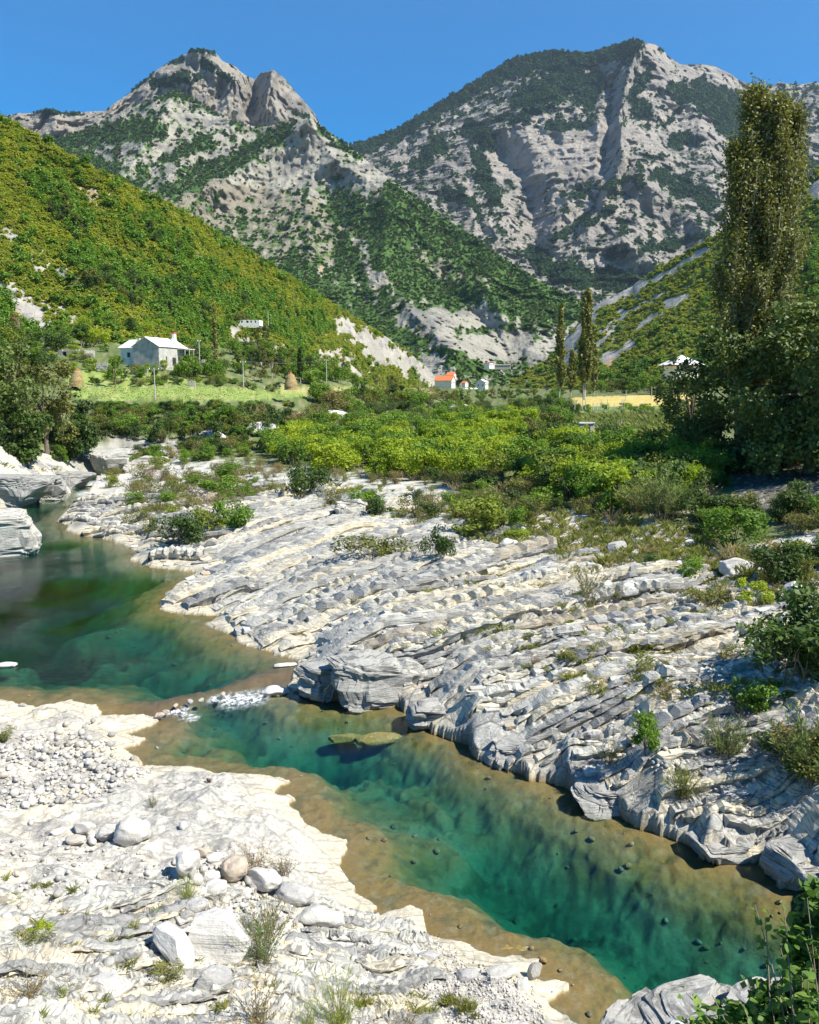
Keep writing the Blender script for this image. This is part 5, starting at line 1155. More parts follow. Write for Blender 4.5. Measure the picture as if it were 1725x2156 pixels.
one('fw0', 715, 2180, 1.9, 'big feathery willow shrub at the bottom centre', .75); one('fw1', 650, 2180, 1.1, 'willow shoots left of the big feathery shrub', .7); one('dr0', 850, 2170, .7, 'dry straw coloured weeds at the bottom right of the willow', 1.2); one('tw1', 545, 2170, 1.2, 'scraggy bush at the bottom left of the willow', 1.0)
one('ob0', 350, 2075, .5, 'low mossy green cushion below the pale slab', 1.6); one('ob1', 70, 1992, .5, 'green weeds in a crack near the left edge', 1.6); one('tw2', 60, 2110, .9, 'brown twiggy weed at the lower left', 1.0); one('yb0', 85, 1975, .45, 'small bright weed above the green weeds near the left edge', 1.2); one('tw0', 322, 1700, .5, 'tiny dark shrub in the cleft of the smooth rock', 1.1)
one('ob2', 10, 1560, .6, 'low green plant at the left edge below the pool', 1.8); one('ob0', 640, 1302, .9, 'reddish green low clump on the flat strata', 2.6); one('ob2', 450, 1250, .5, 'tiny bush on the smooth ledge', 1.3)
thicket(['ob', 'tw', 'dr'], [(1000, 1330), (1725, 1300), (1725, 1560), (1300, 1500)], 34, .35, .9, 'little plant rooted in a joint of the right rocks', 'little plants in the right rocks', 51, 1.4)
thicket(['ob', 'tw', 'dr'], [(1250, 1180), (1725, 1230), (1725, 1300), (1250, 1290)], 20, .6, 1.3, 'low bush along the gravel path', 'low bushes along the gravel path', 52, 1.3)
thicket(['db', 'ob'], [(1620, 1560), (1800, 1560), (1800, 1700), (1680, 1660)], 8, 1.0, 1.8, 'dark shrub over the rocks at the lower right edge', 'shrubs at the lower right edge', 53, 1.3)
def tufts(poly, n, s0, s1, seed, nm='grass_tufts', protos=None, names=None):
    rs = np.random.RandomState(seed); P = [hit(x, y, names) for x, y in inimg(poly, n, rs)]; P = np.array([p[:] for p in P if p is not None and p.z > .3]); m = len(P); w = rs.uniform(s0, s1, m); protos = protos or TUFTS
    scatter(nm, protos, P, w, np.stack([0 * w, 0 * w, rs.rand(m) * 6.28], 1), rs.randint(0, len(protos), m))
tufts([(0, 1850), (350, 1900), (700, 2060), (700, 2156), (0, 2156)], 130, .12, .42, 61)
tufts([(600, 1300), (1300, 1150), (1725, 1250), (1725, 1500), (1300, 1480), (800, 1300)], 480, .4, 1.1, 62)
tufts([(300, 1000), (1100, 1040), (1500, 1130), (1725, 1230), (1300, 1200), (900, 1120), (500, 1060)], 700, .6, 1.5, 63)
tufts([(0, 940), (160, 990), (120, 1010), (0, 1000)], 90, .8, 1.6, 64)
tufts([(780, 2090), (1000, 2110), (1000, 2156), (700, 2156)], 50, .2, .5, 65)
MAIZE = [tuftmesh(80 + k, 26, 1.7, 'corn') for k in range(3)]
for m_ in MAIZE:
    c = np.empty(len(m_.vertices) * 3, np.float32); m_.vertices.foreach_get('co', c); c = c.reshape(-1, 3); c[:, :2] *= 1.2; m_.vertices.foreach_set('co', c.ravel())
tufts([(1222, 925), (1222, 885), (1450, 880), (1450, 925)], 900, .9, 1.3, 66, 'maize_plants', MAIZE)
tufts([(150, 812), (470, 814), (600, 826), (600, 836), (480, 842), (200, 841)], 1500, .16, .34, 67, 'meadow_grass')
thicket(['gb', 'yb'], [(1205, 872), (1400, 870), (1400, 858), (1205, 860)], 18, 1.5, 2.0, 'low green vine in the rows behind the maize', 'vines behind the maize', 68, 1.3)
thicket(['ob', 'db', 'gb', 'dr', 'tw'], [(850, 1010), (1120, 1000), (1500, 1010), (1500, 1105), (1250, 1085), (1000, 1055)], 84, 1.2, 2.8, 'scrubby bush between the yellow thicket and the white rocks', 'scrubby bushes below the yellow thicket', 54, 1.3)
thicket(['db', 'gb', 'ob'], [(200, 868), (420, 866), (420, 905), (220, 915)], 40, 2.0, 3.4, 'bush on the steep bank right of the tall left trees', 'bushes on the steep bank', 55, 1.3)
thicket(['gb', 'ob', 'yb', 'tr'], [(100, 812), (470, 812), (470, 770), (390, 735), (100, 735)], 60, 1.4, 3.6, 'bush growing around the farmhouse yard', 'bushes around the farmhouse', 56, 1.2)
thicket(['db', 'gb', 'ob'], [(250, 968), (420, 940), (640, 925), (640, 950), (420, 975), (300, 985)], 44, 1.6, 3.0, 'green bush on the stony ground above the rock point', 'bushes above the rock point', 57, 1.2)
thicket(['gb', 'ob', 'db', 'tw'], [(560, 1045), (1100, 1065), (1160, 1125), (850, 1115)], 44, 1.3, 2.9, 'green shrub growing forward on the white terraces in the centre', 'shrubs on the white terraces', 58, 1.2)
thicket(['gb', 'ob', 'db', 'dr'], [(1600, 1160), (1790, 1160), (1790, 1250), (1620, 1235)], 16, .9, 1.9, 'small bush on the pale gravel at the right edge', 'small bushes on the right gravel', 59, 1.2)
thicket(['ob', 'gb', 'dr', 'tw'], [(230, 1010), (420, 985), (620, 1000), (560, 1050), (300, 1110)], 46, 1.4, 2.9, 'pale bush low down on the rock point', 'pale bushes on the rock point', 60, 1.3)
# ------ the trees one looks at
for k, (x, y, h, kd, lab) in enumerate([(25, 965, 17, 0, 'tall olive green tree leaning over the left bank'), (100, 968, 16, 1, 'broad dark tree in the middle of the left bank group'), (165, 960, 11.5, 2, 'rightmost and lowest tree of the left bank group'), (-60, 960, 18, 1, 'tree cut by the left edge of the picture'), (60, 985, 9, 0, 'lower tree in front of the left bank group'), (135, 985, 8, 1, 'bushy tree overhanging the narrow water')]):
    kk = treekind('broadleaf_tree', ['walnut', 'olive', 'dark'][k % 3] if k < 3 else 'dark', 300 + k, h, h * .44, 8000, .24, h * .022, 'bark', .55, .18, 22, gf=.45)
    p = hit(x, y); kk.put(p, 1, k, lab)
def poplar(px, py, h, r, n, seed, label, D=None, ls=.2, spires=((0, 0, 1.0),), leaf='poplar', sink=0, nb=46, low=.1):
    p = hit(px, py, ['right_hillside']) if D is None else Vector(at_d(px, py, D)); rs = np.random.RandomState(seed); br = []; tb_ = []
    for sx, sy, sh in spires:
        H = h * sh; tb_.append(tube([(sx * .2, sy * .2, -1), (sx * .5, sy * .5, H * .25), (sx, sy, H * .6), (sx, sy, H * .97)], [r * .13, r * .10, r * .06, r * .01], 8))
        for i in range(int(nb * sh)):
            t0 = low + .84 * (i / (nb * sh)); th = rs.rand() * 6.28; q = r * (.95 - 1.15 * max(0, t0 - .35) ** 1.1 - .35 * max(0, .3 - t0)) * rs.uniform(.55, 1.05) / (1 if len(spires) == 1 else 1.35)
            L = H * rs.uniform(.10, .2) * (1.1 - .4 * t0); b0 = (sx * min(1, t0 * 1.7), sy * min(1, t0 * 1.7), H * t0); s = []
            for k in range(5):
                u = k / 4; s.append((b0[0] + math.cos(th) * q * u ** .6, b0[1] + math.sin(th) * q * u ** .6, min(b0[2] + L * u ** 1.25, H * 1.02)))
            br.append(s); tb_.append(tube(s, [r * .03, r * .022, r * .016, r * .01, r * .004], 4))
    k = rs.randint(0, len(br), n); t = rs.rand(n) ** .7; A = np.array(br); i0 = np.minimum((t * 4).astype(int), 3); f = (t * 4 - i0)[:, None]
    P = A[k, i0] * (1 - f) + A[k, i0 + 1] * f + rs.normal(size=(n, 3)) * r * np.array([.085, .085, .14])
    nn = unit(rs.normal(size=(n, 3)) + np.array([0, 0, .5])); a = unit(np.cross(nn, rs.normal(size=(n, 3)))); b = np.cross(nn, a); s = (ls * (.5 + rs.rand(n)))[:, None]
    V = np.stack([P - a * s, P + b * s * .7, P + a * s, P - b * s * .7], 1).reshape(-1, 3)
    r_ = empty('poplar_tree', (p.x, p.y, p.z - sink)); tag(r_, label, 'tree')
    ob('trunk', VM('trunk', join_mesh(tb_), MB['pale_bark'], True), None, r_); ob('crown', VM('crown', (V, np.arange(4 * n).reshape(n, 4)), L_[leaf]), None, r_)
poplar(1572, 985, 33.5, 4.3, 66000, 401, 'very tall double topped poplar rising above everything at the right', 80, .135, ((-1.1, 0, 1.0), (2.6, .5, .95), (.9, -.6, .97), (-2.4, 0, .86)), nb=64, low=.2)
poplar(1178, 838, 31, 2.0, 7000, 402, 'left of the two slender poplars in the distance', 285, .42, sink=0); poplar(1230, 838, 36, 2.9, 9000, 403, 'right and taller of the two slender poplars in the distance', 285, .45, ((-.7, 0, .97), (.8, 0, 1.0)))
poplar(1202, 835, 18, 1.8, 2500, 404, 'short poplar standing between the two tall distant ones', 330, .45); poplar(1250, 835, 20, 2.2, 2500, 405, 'short poplar behind the taller distant one', 330, .45)
poplar(455, 775, 17, 1.1, 1500, 406, 'thin grey half bare poplar behind the farmhouse', 232, .28, nb=30); poplar(633, 800, 9, 1.0, 1500, 407, 'narrow dark cypress like tree near the haystack', 240, .3, leaf='dark', nb=30)
BIGT = [(1590, 1000, 16.5, 8.5, 'huge dark walnut tree in front of the tall poplar', 26000, 79), (1700, 1015, 17, 7.5, 'dark tree filling the right edge of the picture', 20000, 72), (1455, 975, 10.0, 5.6, 'brownish open crowned tree left of the huge dark one', 7000, 92), (1880, 1040, 18, 8, 'dark tree standing off to the right of the picture', 9000, 66), (1480, 1000, 6.5, 4.2, 'low dark spreading tree under the brownish one', 7000, 84)]
for k, (x, y, h, r, lab, n, D) in enumerate(BIGT):
    kk = treekind('walnut_tree', 'walnut', 320 + k, h, r, n, .21, .34, 'bark', .35, .12, 30, gf=.5)
    p = Vector(at_d(x, y, D)); kk.put(p, 1, k * 1.3, lab)
one('ot1', 1130, 935, 5.8, 'leafy apple tree at the left corner of the maize plot', 1.2); one('ot0', 1180, 925, 5.0, 'second fruit tree beside the maize plot', 1.2); one('ot2', 820, 832, 7.5, 'open umbrella shaped tree at the edge of the far meadow', 1.2)
one('tr0', 243, 815, 8.5, 'dark green tree in front of the left end of the farmhouse', .75); one('tr1', 965, 822, 24, 'dark round tree between the two village houses', .9, D=880)
# ------------------------------------------------------------------ buildings, poles, haystacks
M_ROOFW = plain('white_sheet_roof', (.80, .80, .78), .5, .06, 2, .1, .01); M_PLAST = plain('grey_plaster', (.40, .385, .34), .95, .22, .8, .3, .02); M_WHITEW = plain('whitewash', (.72, .71, .66), .9, .12, 1.2, .3, .02)
M_WALLST = stonemat('dry_stone', [(.36, .345, .31), (.42, .40, .36)], .95, True, 1.3); M_DARK = plain('dark_opening', (.03, .028, .025), .7, .2); M_GLASS = plain('window_glass', (.05, .06, .07), .15, .2)
M_ORANGE = plain('orange_roof_tile', (.62, .20, .08), .85, .15, 3, .4, .05); M_REDR = plain('red_roof_tile', (.48, .10, .07), .85, .15, 3, .4, .05); M_WOOD = plain('grey_wood', (.24, .20, .16), .9, .3, 4); M_CONC = plain('concrete_pole', (.46, .44, .40), .9, .15, 4)
M_HAY = plain('old_hay', (.32, .23, .11), .95, .35, 5, .8, .08); M_HAYTOP = plain('rust_brown_hay', (.30, .12, .05), .95, .3, 6); M_PORC = plain('white_insulator', (.8, .8, .78), .3, .05); M_WIRE = plain('dull_wire', (.22, .22, .22), .5, .1)
def bx(name, b, m, parent, rot=None, **kw):
    me = make_mesh(name, *box(*b), False); return ob(name, me, m, parent, None, rot)
def prism(pts, y0, y1):
    n = len(pts); V = [(x, y0, z) for x, z in pts] + [(x, y1, z) for x, z in pts]; me = bpy.data.meshes.new('wall')
    F = [list(range(n))[::-1][::-1], list(range(2 * n - 1, n - 1, -1))] + [[i, i + n, (i + 1) % n + n, (i + 1) % n] for i in range(n)]
    me.from_pydata(V, [], F); bm = bmesh.new(); bm.from_mesh(me); bmesh.ops.recalc_face_normals(bm, faces=bm.faces); bm.to_mesh(me); bm.free(); return me
def gable(parent, x0, x1, y0, y1, h, rh, mw, mr, over=.35, th=.12, name='wall', z0=-2.0, axis='y'):
    """a block with a pitched roof; the ridge runs along y"""
    xm = (x0 + x1) / 2; w = ob(name, prism([(x0, z0), (x1, z0), (x1, h), (xm, h + rh), (x0, h)], y0, y1), mw, parent)
    for s, xa in ((-1, x0), (1, x1)):
        dx = xa - xm; L = math.hypot(dx, rh); e = over / abs(dx) ; xe, ze = xm + dx * (1 + e), h + rh - rh * (1 + e)
        V = np.array([(xm, y0 - over, h + rh), (xe, y0 - over, ze), (xe, y1 + over, ze), (xm, y1 + over, h + rh)]); V = np.vstack([V + (0, 0, .03), V + (0, 0, .03 + th)])
        me = make_mesh('roof', V, np.array([(0, 1, 2, 3), (7, 6, 5, 4), (0, 4, 5, 1), (1, 5, 6, 2), (2, 6, 7, 3), (3, 7, 4, 0)]), False); ob('roof', me, mr, parent)
    return w
def window(parent, x, z, w, h, y, name='window', face='y'):
    """frame and dark pane, set 2 cm proud of the wall; face y looks to the viewer, face x to the right"""
    t_ = .07
    if face == 'y':
        f = ob(name, make_mesh(name, *join_mesh([box(x - w / 2, x + w / 2, y - .06, y + .05, z, z + t_), box(x - w / 2, x + w / 2, y - .06, y + .05, z + h - t_, z + h), box(x - w / 2, x - w / 2 + t_, y - .055, y + .05, z + t_, z + h - t_), box(x + w / 2 - t_, x + w / 2, y - .055, y + .05, z + t_, z + h - t_)]), False), M_WOOD, parent)
        bx('pane', (x - w / 2 + t_, x + w / 2 - t_, y - .03, y + .03, z + t_, z + h - t_), M_GLASS if name == 'window' else M_DARK, f)
    else:
        f = ob(name, make_mesh(name, *join_mesh([box(y - .05, y + .06, x - w / 2, x + w / 2, z, z + t_), box(y - .05, y + .06, x - w / 2, x + w / 2, z + h - t_, z + h), box(y - .05, y + .055, x - w / 2, x - w / 2 + t_, z + t_, z + h - t_), box(y - .05, y + .055, x + w / 2 - t_, x + w / 2, z + t_, z + h - t_)]), False), M_WOOD, parent)
        bx('pane', (y - .03, y + .03, x - w / 2 + t_, x + w / 2 - t_, z + t_, z + h - t_), M_GLASS if name == 'window' else M_DARK, f)
    return f
# farmhouse: gable block with a lower whitewashed wing on the left
x, y, z = at_d(308, 768, 215)
H = tag(empty('farmhouse', (x, y, z), R(-21)), 'grey gabled farmhouse with white sheet roof and lower whitewashed wing', 'house')
gable(H, -4.1, 4.1, 0, 11.5, 4.7, 2.3, M_PLAST, M_ROOFW, .3)
ob('wing_wall', prism([(-10.9, -1.0), (-4.12, -1.0), (-4.12, 4.5), (-10.9, 4.5)], 3.4, 9.6), M_WHITEW, H)
V = np.array([(-11.4, 2.95, 4.55), (-4.05, 2.95, 4.55), (-2.6, 6.5, 6.75), (-10.2, 6.5, 6.75), (-11.4, 10.0, 4.55), (-4.05, 10.0, 4.55)]); V2 = np.vstack([V, V + (0, 0, .12)])
fs = [(0, 3, 2, 1), (3, 4, 5, 2), (6, 7, 8, 9), (9, 8, 11, 10), (0, 1, 7, 6), (1, 2, 8, 7), (5, 4, 10, 11), (4, 3, 9, 10), (3, 0, 6, 9), (2, 5, 11, 8)]
ob('wing_roof', make_mesh('wing_roof', V2, np.array(fs), False), M_ROOFW, H)
window(H, -8.2, 2.1, 1.0, 1.3, 3.4); window(H, -4.65, 1.0, .7, 2.3, 3.4, 'door')
c = bx('chimney', (-6.7, -6.0, 5.2, 5.8, 5.4, 6.9), M_PLAST, H); bx('chimney_cap', (-6.8, -5.9, 5.1, 5.9, 6.9, 7.05), M_ROOFW, c)
c = bx('chimney', (1.3, 2.1, 9.4, 10.2, 6.2, 8.4), M_WHITEW, H); bx('chimney_cap', (1.2, 2.2, 9.3, 10.3, 8.4, 8.75), M_REDR, c)
window(H, 6.2, .1, 1.5, 1.9, 4.1, 'door', 'x'); window(H, 3.0, .5, .5, 1.7, 4.1, 'window', 'x')
bx('porch_roof', (4.14, 6.6, 7.6, 12.0, 4.2, 4.34), M_ROOFW, H, None)
for k in range(3): bx('porch_post', (6.3, 6.45, 7.8 + 1.9 * k, 7.95 + 1.9 * k, -1, 4.2), M_CONC, H)

V = _I3[0].copy() * np.array([1.35, 1.35, .85]); V[:, 2] = np.maximum(V[:, 2], 0)
x, y, z = at_d(386, 752, 226); o = ob('domed_cover', make_mesh('domed_cover', V, _I3[1], True), M_ROOFW, None, (x, y, z + .1)); tag(o, 'small white domed cover right of the farmhouse porch', 'shelter')
def ruin(px, py, D, L, Wd, h, rz, label, n, m, name='stone_ruin', holes=()):
    x, y, z = hit(px, py, ['left_hillside']); (x, y, z) = (Vector((x, y, z)) - EYE) * (1 - 20 / y) + EYE if D > 280 else (x, y, z); r = tag(empty(name, (x, y, z), rz), label, 'ruin'); rs = np.random.RandomState(n)
    def wall(x0, x1, y0, y1, holes_=()):
        ps = []; e = sorted([x0] + [q for a in holes_ for q in (a[0], a[1])] + [x1]) ; xs_ = np.arange(x0, x1, .45)
        for xa in xs_:
            xb = min(xa + .45, x1); hh = h * (.85 + .2 * rs.rand()); inh = [a for a in holes_ if a[0] - .2 < (xa + xb) / 2 < a[1] + .2]
            if inh: ps += [box(xa, xb, y0, y1, -.9, inh[0][2]), box(xa, xb, y0, y1, inh[0][3], hh)]
            else: ps.append(box(xa, xb, y0, y1, -1.6, hh))
        return join_mesh(ps)
    ob('front_wall', make_mesh('front_wall', *wall(-L / 2, L / 2, 0, .5, holes), False), m, r); ob('back_wall', make_mesh('back_wall', *wall(-L / 2, L / 2, Wd, Wd + .5), False), m, r)
    for s in (-1, 1): ob('side_wall', make_mesh('side_wall', *box(min(s * L / 2, s * (L / 2 + .5)), max(s * L / 2, s * (L / 2 + .5)), -.01, Wd + .51, -.9, h * .93), False), m, r)
    for a in holes: bx('opening_shade', (a[0] - .2, a[1] + .2, .45, .7, a[2], a[3]), M_DARK, r)  # near-black slab behind each wall hole, standing in for the shade inside
    return r
ruin(150, 752, 212, 7.5, 4, 2.0, R(-16), 'low roofless stone hut left of the farmhouse', 1, M_WALLST, holes=((-2.6, -1.8, 0, 1.5), (.6, 1.1, .6, 1.2)))
ruin(519, 682, 300, 13, 5, 2.1, R(-8), 'long low white walled ruin on the slope above the farmhouse', 2, M_WHITEW, holes=((-2.6, -2.0, .6, 1.7), (.2, .8, .6, 1.7), (2.2, 2.8, .6, 1.7), (4.6, 5.1, .6, 1.7), (-4.8, -4.2, .6, 1.7)))
ruin(530, 764, 236, 5, 3, .9, R(-10), 'tumbled pale stone wall half buried in bushes', 3, M_WALLST)
# dry stone terrace walls
def drywall(pts, h, label, n, D, th=.7):
    rs = np.random.RandomState(n); P = [np.array(at_d(x, y, d)) for (x, y), d in zip(pts, D)]; ps = []
    for a, b in zip(P[:-1], P[1:]):
        L = np.linalg.norm((b - a)[:2]); m = max(2, int(L / .6)); u = (b - a) / m
        for i in range(m):
            for j in range(3):
                c_ = a + u * (i + .5); hh = h / 3; o_ = rs.normal(0, .06, 3); ps.append(box(c_[0] - .33 + o_[0], c_[0] + .33 + o_[0], c_[1] - th / 2 + o_[1], c_[1] + th / 2, c_[2] + j * hh - .5, c_[2] + (j + 1) * hh * (.95 + .1 * rs.rand()) - .5))
    o = ob('stone_wall', make_mesh('stone_wall', *join_mesh(ps), False), M_WALLST); tag(o, label, 'wall'); return o
drywall([(205, 777), (228, 780)], 2.2, 'short dry stone wall at the left of the farmhouse yard', 1, (208, 208)); drywall([(278, 800), (312, 800)], 3.4, 'pile like dry stone wall under the farmhouse gable', 2, (206, 206))
drywall([(298, 822), (318, 822)], 3.2, 'square bit of terrace wall between hedges', 3, (198, 198)); drywall([(396, 826), (412, 828)], 3.2, 'pale end of the terrace wall by the hedge', 4, (199, 199)); drywall([(415, 773), (432, 775)], 2.6, 'pale stone pillar wall right of the reeds', 5, (218, 218))
def rivrock(px, py, w, lab, k): boulder(px, py, w, lab, k, 'a', M_PALE, (1.3, .6, .45), .1 * k, .2)
rivrock(440, 925, 7, 'white bedrock patch below the terrace, left one', 1); rivrock(540, 908, 9, 'white bedrock patch below the terrace, middle one', 2); rivrock(650, 888, 10, 'white bedrock ledge beside the dark bushes', 3); rivrock(700, 882, 8, 'white bedrock ledge at the edge of the yellow thicket', 4); rivrock(955, 864, 8, 'pale rock bar in the far river bed', 0); rivrock(978, 857, 4, 'grey boulder standing on the far rock bar', 2)
# village
def house(px, py, D, w, l, h, rh, rz, mw, mr, label, wins=3):
    x, y, z = at_d(px, py, D); r = tag(empty('village_house', (x, y, z), rz), label, 'house'); gable(r, -w / 2, w / 2, 0, l, h, rh, mw, mr, .6, .25)
    for i in range(wins): window(r, -w / 2 + w * (i + .5) / wins, h * .45, w * .09 + .3, h * .25, 0)
    for i in range(wins + 1): window(r, l * (i + .5) / (wins + 1), h * .55, w * .09 + .3, h * .22, w / 2, 'window', 'x')
    return r
house(955, 813, 800, 9, 18, 5.6, 4.2, R(62), M_WHITEW, M_ORANGE, 'long white village house with bright orange tiled roof'); house(958, 798, 860, 7, 8, 4, 3, R(62), M_WHITEW, M_ORANGE, 'smaller orange roofed house behind the long one')
house(1012, 820, 800, 9.5, 9, 7, 2.4, R(-25), M_WHITEW, M_WHITEW, 'plain white gabled house beside the dark round tree', 2); house(983, 811, 850, 4.5, 5, 2.6, 1.6, R(40), M_WHITEW, M_ORANGE, 'tiny orange roofed shed between the village houses', 1)
house(1036, 773, 1000, 8, 10, 5.0, 1.0, R(30), M_WHITEW, M_REDR, 'white house with red roof high at the back of the village'); house(1075, 774, 1010, 7, 22, 3.0, .5, R(80), M_WALLST, M_WALLST, 'low grey flat roofed building beside the red roofed house'); house(1043, 774, 1015, 5, 9, 5, 2.0, R(80), M_WHITEW, M_WALLST, 'grey roofed annex left of the red roofed house')
x, y, z = at_d(1447, 788, 300); r = tag(empty('village_house', (x, y, z), R(15)), 'house with steep white pyramid roof behind the walnut trees', 'house')
ob('wall', make_mesh('wall', *box(-4.6, 4.6, 0, 8, -2, 3.6), False), M_WHITEW, r); ob('beam', make_mesh('beam', *box(-4.7, 4.7, -.1, 8.1, 3.0, 3.5), False), M_REDR, r)
V = np.array([(-6.3, -1.6, 3.4), (6.3, -1.6, 3.4), (6.3, 9.6, 3.4), (-6.3, 9.6, 3.4), (0, 4, 7.0), (0.01, 4.01, 7.0), (.0, 4.01, 7.0), (.01, 4, 7.0)]); me = bpy.data.meshes.new('roof'); me.from_pydata(V[:5].tolist(), [], [(0, 1, 4), (1, 2, 4), (2, 3, 4), (3, 0, 4), (3, 2, 1, 0)]); ob('roof', me, M_ROOFW, r)
window(r, -2, 1.0, 1.0, 1.2, 0); window(r, 2, 1.0, 1.0, 1.2, 0)
for k in range(4):
    x, y, z = at_d(972 + 10 * k, 826, 760); u = tag(empty('sunshade', (x, y, z)), 'white umbrella in the row on the village terrace', 'umbrella', 'umbrellas on the village terrace')
    me = bpy.data.meshes.new('canopy'); me.from_pydata([(0, 0, 4.3)] + [(2.1 * math.cos(a * math.pi / 4), 2.1 * math.sin(a * math.pi / 4), 3.1) for a in range(8)], [], [(0, i + 1, (i + 1) % 8 + 1) for i in range(8)] + [tuple(range(8, 0, -1))]); ob('canopy', me, M_ROOFW, u); bx('pole', (-.06, .06, -.06, .06, 0, 3.2), M_CONC, u)
o = ob('stone_wall', make_mesh('stone_wall', *box(-16, 16, -.3, .3, -5, .4), False), M_WALLST, None, at_d(988, 828, 755)); tag(o, 'pale retaining wall below the village umbrellas', 'wall')
o = ob('concrete_pier', make_mesh('concrete_pier', *join_mesh([box(-2.2, 2.2, -2.2, 2.2, -4, 4.4), box(-2.6, 2.6, -2.6, 2.6, 4.4, 5.2)]), False), M_CONC, None, at_d(948, 848, 500)); tag(o, 'pale concrete pier by the far river bed', 'pier')
# poles and wires
TOP = {}
def pole(px, py, D, h, label, arm=.9, r=.11, arms=1):
    x, y, z = at_d(px, py, D); o = tag(empty('power_pole', (x, y, z - .5)), label, 'power pole'); ob('post', make_mesh('post', *tube([(0, 0, 0), (0, 0, h + .5)], [r, r * .7], 8), True), M_CONC, o)
    if arms:
        bx('crossarm', (-arm, arm, -.05, .05, h + .1, h + .22), M_WOOD, o)
        for s in (-1, 0, 1): ob('insulator', make_mesh('insulator', *tube([(s * arm * .85, 0, h + .22), (s * arm * .85, 0, h + .5)], [.10, .06], 6), True), M_PORC, o)
    TOP[label] = Vector((x, y, z + h)); return TOP[label]
a = pole(327, 836, 172, 6.0, 'leaning power pole standing on the grass terrace', 1.1, .12); b = pole(513, 812, 205, 6.0, 'power pole at the middle of the lower meadow edge', .7); c = pole(688, 812, 245, 7.6, 'power pole below the left hillside right of the haystack', .6); d = pole(884, 838, 280, 6.5, 'short pole at the right end of the far meadow', .5)
e = pole(565, 683, 298, 4.6, 'thin white pole beside the long low ruin', .4, .12, 0); f = pole(421, 772, 222, 7.0, 'pole behind the reeds right of the farmhouse', .5, .12)
g = pole(1318, 842, 262, 3.0, 'left wooden post of the fence by the golden field', .3, .12, 0); h_ = pole(1372, 836, 262, 3.0, 'middle post of the line by the golden field', .3, .12, 0); i_ = pole(1456, 838, 262, 3.6, 'right post of the line by the golden field', .3, .12, 0)
def wire(p, q, sag, label):
    pts = [p.lerp(q, t / 10) - Vector((0, 0, 4 * sag * (t / 10) * (1 - t / 10))) for t in range(11)]; o = ob('wire', make_mesh('wire', *tube([v[:] for v in pts], .022, 4), True), M_WIRE); tag(o, label, 'wire')
wire(d, g, 1.0, 'long power line crossing the valley floor'); wire(g, h_, .3, 'wire between the left and middle posts by the golden field'); wire(h_, i_, .4, 'wire between the middle and right posts by the golden field'); wire(a, f, .8, 'wire from the terrace pole up to the farmhouse'); wire(b, c, .8, 'wire along the lower meadow')
# haystacks
def haystack(px, py, D, h, r, label, seed, lean=0):
    x, y, z = at_d(px, py, D); o = tag(empty('haystack', (x, y, z - .2)), label, 'haystack'); rs = np.random.RandomState(seed); nz_, nt = 14, 18; V = []
    for i in range(nz_):
        t_ = i / (nz_ - 1); rr0 = r * (1 - .18 * t_ - .62 * max(0, t_ - .35) ** 1.05) * (1 if i < nz_ - 1 else .12)
        for j in range(nt): q = rr0 * (1 + .06 * rs.normal()); V.append((q * math.cos(6.283 * j / nt) + lean * t_, q * math.sin(6.283 * j / nt), h * t_))
    F = [(i * nt + j, i * nt + (j + 1) % nt, (i + 1) * nt + (j + 1) % nt, (i + 1) * nt + j) for i in range(nz_ - 1) for j in range(nt)]
    ob('hay', make_mesh('hay', np.array(V), np.array(F), True), M_HAY, o); ob('cap', make_mesh('cap', *tube([(lean, 0, h * .88), (lean, 0, h), (lean * 1.1, 0, h * 1.12)], [r * .42, r * .26, r * .03], 10), True), M_HAYTOP, o); ob('pole', make_mesh('pole', *tube([(lean, 0, 0), (lean * 1.2, 0, h * 1.22)], [.06, .04], 5), True), M_WOOD, o)
haystack(613, 819, 212, 4.1, 1.75, 'tall cone shaped haystack on the lower meadow', 1); haystack(160, 812, 182, 3.6, 1.5, 'leaning haystack half hidden behind the left trees', 2, .5)
# fence of the maize plot, vine posts, trough
fe = tag(empty('plot_fence', at_d(1300, 925, 128)), 'rough wooden posts fencing the near edge of the maize plot', 'fence')
rs = np.random.RandomState(9)
for k, px in enumerate([1232, 1246, 1262, 1270, 1294, 1299, 1306, 1311, 1318, 1345, 1372, 1400]):
    x, y, z = at_d(px, 922, 128); L = rs.uniform(1.3, 3.0); ob('post', make_mesh('post', *tube([(x, y, z - .5), (x + rs.normal(0, .15), y, z + L)], [.09, .06], 6), True), [M_WOOD, M_CONC][k % 3 == 0], fe).matrix_parent_inverse = Matrix.Translation(fe.location).inverted()
vf_ = tag(empty('vine_trellis', at_d(1290, 872, 190)), 'pale posts standing in rows among the vines behind the maize', 'trellis')
for k in range(16):
    x, y, z = at_d(1196 + 10.5 * k + rs.normal(0, 3), rs.choice([858, 866, 874]), 190 + rs.normal(0, 6)); ob('post', make_mesh('post', *tube([(x, y, z - .5), (x, y, z + 1.9)], [.08, .07], 6), True), M_CONC, vf_).matrix_parent_inverse = Matrix.Translation(vf_.location).inverted()
x, y, z = at_d(1235, 905, 122); tb2 = tag(empty('stone_table', (x, y, z)), 'small white topped stone table in front of the maize', 'table')
bx('table_top', (-1.15, 1.15, -.5, .5, .95, 1.12), M_WHITEW, tb2)
for s in (-1, 1): bx('leg', (s * .8 - .3, s * .8 + .3, -.35, .35, -.4, .95), M_PLAST, tb2)
